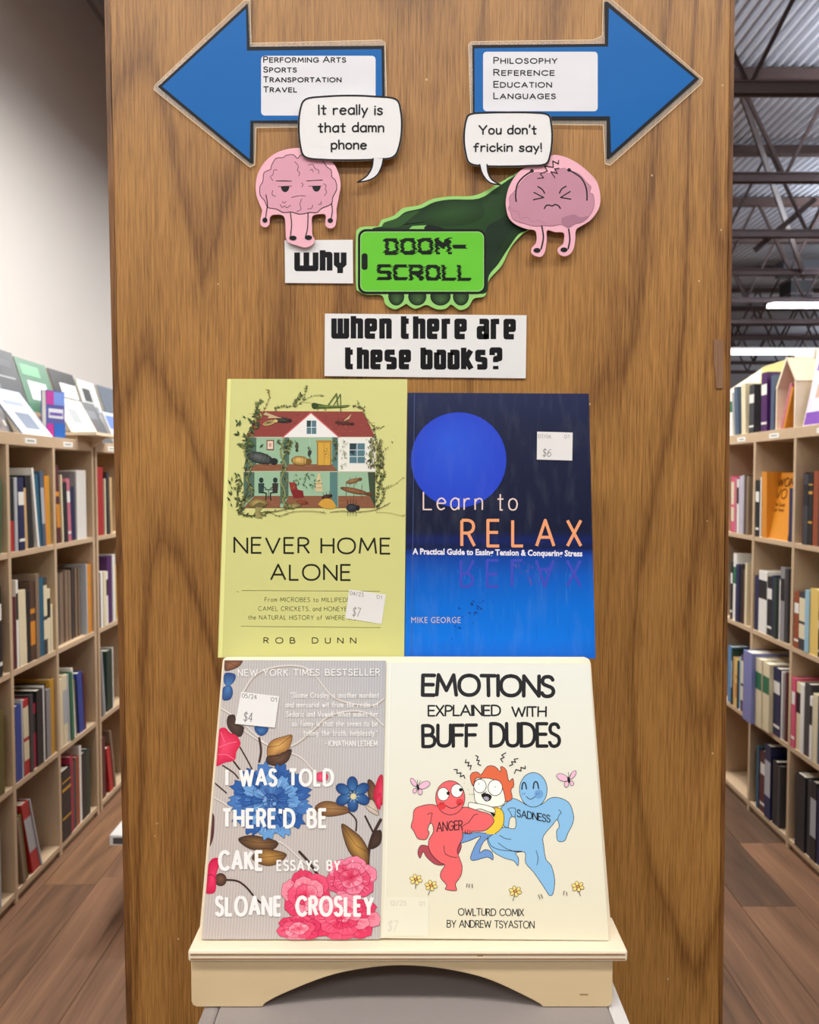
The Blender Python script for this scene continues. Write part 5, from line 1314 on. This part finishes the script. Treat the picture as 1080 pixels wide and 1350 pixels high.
B('R', *Q2, R1, 'second', m2, [('rust',26,206,0,'w'),('charcoal',34,210,0,'c'),('sky',22,222),('yellow',44,232,0,None,0.004),('black',24,160,0,'w'),('slate',30,240),('white',24,235)], start=0.01)
B('R', *Q0, R2, 'third', m0, [('gap',86,0),('lightblue',40,250),('darkgreen',14,246,0,'t'),('tan',24,212,0.02),('yellow',20,210,0,'o'),('charcoal',12,205),('sky',26,225),('plum',24,240,0,'c'),('lavender',20,262)])
B('R', *Q1, R2, 'third', m1, [('periwinkle',66,286,0,None,-0.035,0.22),('cream',44,272,0,'G',-0.02),('cream',46,268,0,'G',-0.015),('navy',44,262,0.02,'w'),('white',8,258),('grey',14,254),('maroon',14,262)], start=0.002)
B('R', *Q2, R2, 'third', m2, [('pink',20,258,0,'w'),('cream',28,248,0,'k'),('white',20,250),('charcoal',34,262),('white',14,225,0,'k'),('cream',24,240),('slate',30,240)])
B('R', *Q1, R3, 'bottom', m1, [('gap',52,0),('teal',20,252,0),('maroon',14,240),('maroon',44,248,0,'w'),('gap',4,0),('navy',50,290,0.01,'t',0.0,0.24),('gap',14,0),('black',38,248,0,None,0.002,0.2),('charcoal',20,240)])
B('R', *Q2, R3, 'bottom', m2, [('gap',44,0),('black',70,272,0,None,0.0,0.24),('charcoal',34,270),('black',40,280,0,'t'),('navy',30,262)])
# the orange book showing its cover: lettering on the near side of its cover
fo = empty('book', (XR+0.07, 3.07, R0), 'orange face-out book with dark lettering in the right middle bay, top shelf', 'book', 'books in the right aisle bookcase')
b = MB(); b.hexa([(XR+0.012,2.965,R0),(XR+0.04,2.965,R0),(XR+0.04,3.145,R0),(XR+0.012,3.145,R0),(XR+0.062,2.965,R0+0.258),(XR+0.09,2.965,R0+0.258),(XR+0.09,3.145,R0+0.258),(XR+0.062,3.145,R0+0.258)]); b.build('cover', cmat('orange'), fo)
FS = Surf((XR+0.012, 3.05, R0), (-1, 0, 0.05/0.258))
a = Art(FS, 0.0006, 0.00003)
OB = (112,58,20)
for t, z0, h, w in (('WOM', 0.205, 0.032, 0.13), ('VO', 0.158, 0.036, 0.085), ('The Guide', 0.128, 0.013, 0.09), ('Your Voice', 0.108, 0.012, 0.09)):
    st_, W = glyphs(t, (GL, GU)); 
    for s_ in st_:
        pts = [(3.128-p[0]*w/W, R0+z0+p[1]*h) for p in s_]
        for (ya_, za_), (yb2, zb2) in zip(pts, pts[1:]):
            xw = lambda zz: XR+0.012+0.05*(zz-R0)/0.258-0.0012
            lw = 0.0028 if h > 0.02 else 0.0012
            d_ = Vector((yb2-ya_, zb2-za_)); d_ = d_.normalized() if d_.length > 0 else Vector((1,0)); q = Vector((-d_.y, d_.x))*lw
            i = len(a.V); a.V += [Vector((xw(za_), ya_+q.x, za_+q.y)), Vector((xw(zb2), yb2+q.x, zb2+q.y)), Vector((xw(zb2), yb2-q.x, zb2-q.y)), Vector((xw(za_), ya_-q.x, za_-q.y))]
            a.F.append((i,i+1,i+2,i+3)); a.C += [lin(OB)]*4
a.build('cover_lettering', PRINT, fo)
b = make_book(XR, 1, 2.906, 2.936, R0, 0.2, 0.15, 'navy', None, 0, 0.004)
o = b.build('book', [cmat('navy'), PAGES, PAGES], None, loc=(XR+0.08, 2.92, R0)); tag(o, 'short navy book right of the orange face-out book, right middle bay top shelf', 'book', 'books in the right aisle bookcase')

# ------------------------------------------------------------------ books and risers on top of the bookcases
def face_out(side, y0, y1, z, h, x0, lean, th, col, label, art=None, swing=0.0, name='display_book'):
    """book facing the aisle, leaning back by lean (x shift per metre of height)"""
    s = -1 if side == 'L' else 1
    r = empty(name, (x0, (y0+y1)/2, z), label, 'book', 'books displayed on top of the %s bookcases' % ('left' if side == 'L' else 'right'))
    def P(o, y, zz): return Vector((x0+s*(lean*(zz-z)+o+swing*(y-y0)), y, zz))
    def slab(nm, oa, ob, m, e=0.0):
        b = MB(); b.hexa([P(oa,y0+e,z+e),P(ob,y0+e,z+e),P(ob,y1-e,z+e),P(oa,y1-e,z+e),P(oa,y0+e,z+h-e),P(ob,y0+e,z+h-e),P(ob,y1-e,z+h-e),P(oa,y1-e,z+h-e)]); return b.build(nm, m, r)
    cm = mat('display cover %d %d %d' % col, col, 0.35)
    slab('front_cover', 0, 0.002, cm); slab('page_block', 0.002, th-0.002, PAGES, 0.003); slab('back_cover', th-0.002, th, cm)
    if art:
        b = MB(); ms = []
        for (u0, v0, u1, v1, c) in art:
            m_ = mat('cover ink %d %d %d' % c, c, 0.4)
            if m_ not in ms: ms.append(m_)
            # u: 0 = far edge on the left side of the picture, v: 0 bottom
            ya_, yb_ = (y0+(y1-y0)*u0, y0+(y1-y0)*u1) if side == 'L' else (y1-(y1-y0)*u0, y1-(y1-y0)*u1)
            za_, zb_ = z+h*v0, z+h*v1; q = -0.0006-0.00025*ms.index(m_)
            b.quad(P(q,ya_,za_), P(q,yb_,za_), P(q,yb_,zb_), P(q,ya_,zb_), ms.index(m_))
        b.build('cover_print', ms, r)
    return r
W_, K_, G_ = (232,234,236), (34,34,38), (120,122,126)
# left: long stepped riser behind the front rank
r = empty('display_riser', (XL-0.17, 3.1, ZL), 'pale wooden display riser along the top of the left bookcases', 'display stand')
b = MB(); b.box(XL-0.225, XL-0.125, 2.45, 4.15, ZL+0.085, ZL+0.1); b.build('riser_shelf', MAPLE, r)
for y in (2.46, 2.9, 3.4, 3.9, 4.13):
    b = MB(); b.box(XL-0.22, XL-0.13, y, y+0.012, ZL+0.0005, ZL+0.0845); b.build('riser_leg', MAPLE, r)
zf, zk = ZL+0.0005, ZL+0.1005
xk = XL-0.135
face_out('L', 2.46, 2.60, zf, 0.19, XL-0.045, 0.5, 0.02, (88,62,52), 'brown book leaning at the left frame edge, top of the left bookcase', [(0.1,0.1,0.9,0.5,(60,46,40)),(0.2,0.6,0.5,0.8,(206,190,170))])
face_out('L', 2.66, 2.90, zf, 0.165, XL-0.03, 0.75, 0.028, (196,204,222), 'pale blue-white book with thick black edge, leaning on the left bookcase', [(0.08,0.08,0.92,0.92,(208,214,226)),(0.3,0.15,0.75,0.5,(120,132,150)),(0.2,0.65,0.8,0.75,(150,160,190)),(0.0,0.0,0.05,1.0,(30,30,34))])
face_out('L', 2.60, 2.655, zf, 0.13, XL-0.05, 0.5, 0.03, (44,38,36), 'small dark spiral bound books behind the pale leaning book', [(0.3,0.2,0.5,0.35,(196,190,180)),(0.3,0.6,0.5,0.75,(196,190,180))])
# upright purple and blue paperback turned towards the viewer
pb_ = face_out('L', 2.90, 2.985, zf, 0.176, XL-0.055, 0.0, 0.02, (92,96,170), 'purple and blue paperback standing upright on the left bookcase', [(0,0.7,0.4,0.98,(196,60,160)),(0.4,0.7,1,0.98,(120,150,226)),(0.1,0.42,0.9,0.62,(226,228,240)),(0,0.0,0.35,0.3,(190,50,150)),(0.4,0.02,1,0.32,(40,104,196)),(0.15,0.48,0.85,0.54,(110,90,180))], swing=-0.35)
face_out('L', 3.03, 3.30, zf+0.03, 0.14, XL-0.02, 0.55, 0.02, (206,200,180), 'cream book with a grey picture on the small wooden ledge, left bookcase top', [(0.15,0.15,0.85,0.85,(176,180,180)),(0.3,0.3,0.6,0.7,(140,146,150))])
face_out('L', 3.32, 3.52, zf, 0.18, XL-0.04, 0.5, 0.02, (62,64,70), 'dark grey book leaning beside the cream one, left bookcase top', [(0.15,0.1,0.4,0.5,(110,60,60)),(0.15,0.6,0.8,0.8,(100,104,110))])
face_out('L', 3.54, 3.72, zf, 0.15, XL-0.04, 0.4, 0.015, (190,200,232), 'light blue book leaning at the oak panel edge, left bookcase top', [(0.1,0.5,0.9,0.9,(90,120,200))])
face_out('L', 2.62, 2.94, zk, 0.215, xk, 0.3, 0.012, (62,66,72), 'large charcoal book at the left end of the upper rank', [(0.12,0.72,0.88,0.84,(92,96,102)),(0.1,0.52,0.9,0.55,(160,164,168)),(0.4,0.2,0.5,0.4,(112,116,120))])
face_out('L', 2.95, 3.20, zk, 0.205, xk, 0.3, 0.012, (78,122,100), 'green and white book in the upper rank, left bookcase top', [(0.2,0.25,0.8,0.6,(226,236,230)),(0.1,0.7,0.7,0.9,(120,176,140))])
face_out('L', 3.22, 3.46, zk, 0.20, xk, 0.3, 0.012, (44,46,48), 'black book with a white oval in the upper rank, left bookcase top', [(0.3,0.45,0.95,0.75,(232,234,230)),(0.1,0.1,0.3,0.4,(120,124,124))])
face_out('L', 3.48, 3.68, zk, 0.19, xk, 0.3, 0.012, (186,190,188), 'white book with dark marks in the upper rank, left bookcase top', [(0.2,0.5,0.6,0.8,(50,52,56)),(0.5,0.2,0.8,0.4,(120,126,130))])
face_out('L', 3.72, 3.95, zk, 0.19, xk, 0.3, 0.012, (86,96,110), 'slate book in the upper rank nearest the oak panel, left bookcase top', None)
# small ledge jutting out
r = empty('display_ledge', (XL+0.03, 3.17, ZL-0.03), 'small pale wooden ledge jutting from the left bookcase top', 'display stand')
b = MB(); b.box(XL-0.10, XL+0.075, 3.03, 3.31, ZL+0.018, ZL+0.03); b.build('ledge_board', PLY, r)
b = MB(); b.prism([(XL+0.001,3.165,ZL+0.0175),(XL+0.065,3.165,ZL+0.0175),(XL+0.001,3.165,ZL-0.025)], (0,0.012,0)); b.build('bracket', PLY, r)
b = MB(); b.box(XL-0.09, XL-0.01, 3.06, 3.28, ZL+0.0005, ZL+0.0175); b.build('spacer', PLY, r)

# right: two wedge risers, a gable box and books
def wedge(y0, y1, x0, x1, zf_, zb_, label):
    r = empty('display_wedge', ((x0+x1)/2, (y0+y1)/2, ZR), label, 'display stand')
    for y in (y0, y1-0.014):
        b = MB(); b.prism([(x0,y,ZR+0.0005),(x0,y,ZR+zf_),(x1,y,ZR+zb_),(x1+0.05,y,ZR+zb_),(x1+0.05,y,ZR+0.0005)], (0,0.014,0)); b.build('end_panel', PLY, r)
    b = MB(); b.prism([(x0+0.002,y0+0.0145,ZR+zf_-0.012),(x0+0.002,y0+0.0145,ZR+zf_),(x1,y0+0.0145,ZR+zb_),(x1,y0+0.0145,ZR+zb_-0.014)], (0,y1-y0-0.029,0)); b.build('sloped_board', PLY, r)
    b = MB(); b.box(x0, x0+0.012, y0+0.0145, y1-0.0145, ZR+0.0005, ZR+zf_-0.013); b.build('front_rail', PLY, r)
wedge(3.05, 3.95, XR+0.12, XR+0.36, 0.21, 0.37, 'birch wedge display riser at the far end of the right bookcase')
wedge(2.40, 3.0, XR+0.12, XR+0.36, 0.22, 0.39, 'birch wedge display riser at the near end of the right bookcase')
zr = ZR+0.0005; xr_ = XR+0.03
def top_book(y0, th, h, c, band, label, lean=0.0, d=0.11, z=None, X=XR+0.005):
    b = make_book(X, 1, y0, y0+th, zr if z is None else z, h, d, c, BAND.get(band), lean, 0.004)
    o = b.build('book', [cmat(c), PAGES, cmat(BAND[band][0]) if band else PAGES], None, loc=(X+0.05, y0+th/2, zr)); tag(o, label, 'book', 'books on top of the right bookcase')
top_book(3.47, 0.05, 0.19, 'white', 'G', 'white book standing at the oak panel edge, top of the right bookcase', 0.1)
top_book(3.41, 0.035, 0.21, 'slate', None, 'slate blue book leaning beside the white one on the right bookcase top', 0.12)
top_book(3.34, 0.04, 0.215, 'cream', None, 'grey cream book between slate and black books, right bookcase top', 0.06)
top_book(3.265, 0.045, 0.20, 'charcoal', 'w', 'black book with a pale foot, right bookcase top, left of the purple one', 0.0)
face_out('R', 3.19, 3.42, ZR+0.10, 0.19, XR+0.085, 0.12, 0.012, (206,196,128), 'yellow green book standing tall behind the black book, right bookcase top', [(0.25,0.6,0.75,0.78,(150,140,84)),(0.2,0.3,0.5,0.5,(150,140,84))])
top_book(3.145, 0.05, 0.235, 'purple', 'w', 'purple book in the middle of the right bookcase top', 0.02)
face_out('R', 2.98, 3.13, ZR+0.10, 0.20, XR+0.085, 0.12, 0.012, (236,236,232), 'white book with blue corner behind the navy book, right bookcase top', [(0.5,0.3,0.95,0.65,(110,170,210))])
top_book(3.085, 0.028, 0.215, 'slate', None, 'slim dark slate book right of the purple one, right bookcase top', 0.0)
# gable box
r = empty('gable_box', (XR+0.06, 2.97, ZR), 'small house-shaped birch book holder on top of the right bookcase', 'display stand')
gx = XR+0.004
def gab(P, nm, m, t=0.10):
    b = MB(); b.prism([(gx, y, ZR+z) for y, z in P], (t, 0, 0)); b.build(nm, m, r)
gab([(3.055,0.15),(3.063,0.158),(2.985,0.268),(2.975,0.262)], 'roof_board', PLY)
gab([(2.975,0.262),(2.985,0.268),(2.905,0.165),(2.90,0.172)], 'roof_board', PLY)
gab([(2.905,0.001),(2.914,0.001),(2.914,0.176),(2.905,0.17)], 'side_board', PLY)
gab([(3.05,0.001),(3.058,0.001),(3.058,0.154),(3.05,0.156)], 'side_board', PLY)
b = MB(); b.prism([(gx+0.101, y, ZR+z) for y, z in ((3.055,0.001),(3.055,0.155),(2.98,0.262),(2.91,0.172),(2.91,0.001))], (0.006,0,0)); b.build('back_board', PLY, r)
b = MB(); b.box(gx-0.002, gx+0.0, 2.903, 2.965, ZR+0.165, ZR+0.25); 
top_book(3.0, 0.016, 0.165, 'rose', None, 'pink book leaning inside the house-shaped holder', -0.42, 0.09, X=XR+0.0)
top_book(2.983, 0.016, 0.15, 'orange', None, 'orange book leaning inside the house-shaped holder beside the pink one', -0.42, 0.09, X=XR+0.0)
face_out('R', 2.72, 2.88, zr, 0.25, XR+0.02, 0.2, 0.015, (232,222,238), 'white book with purple title bands on the right bookcase top', [(0.1,0.80,0.95,0.96,(130,80,176)),(0.05,0.02,0.95,0.2,(126,76,176)),(0.3,0.4,0.8,0.6,(206,170,150))])
face_out('R', 2.50, 2.705, zr, 0.27, XR+0.02, 0.2, 0.015, (132,160,206), 'blue book with black frame at the right frame edge, right bookcase top', [(0,0,0.08,1,(30,30,34)),(0,0.95,1,1,(30,30,34))])

# ------------------------------------------------------------------ white step on the floor of the left aisle
sx0 = at(144, 1101, 2.385).x; sz = at(144, 1101, 2.385).z
r = empty('step_stool', (sx0+0.25, 2.55, 0), 'low white step stool on the left aisle floor, half hidden by the oak panel', 'stool')
b = MB(); b.box(sx0, sx0+0.5, 2.385, 2.80, sz-0.034, sz); b.build('tread', WHITE, r, bevel=0.003)
b = MB(); b.box(sx0+0.012, sx0+0.488, 2.383, 2.3855, sz-0.027, sz-0.008); b.build('front_inset', mat('dark grey tread front', (84,80,78), 0.7), r)  # flat dark strip for the recess in the tread's front
for xx in (sx0+0.08, sx0+0.42):
    for yy in (2.42, 2.74):
        b = MB(); b.box(xx, xx+0.03, yy, yy+0.03, 0, sz-0.0345); b.build('leg', WHITE, r)
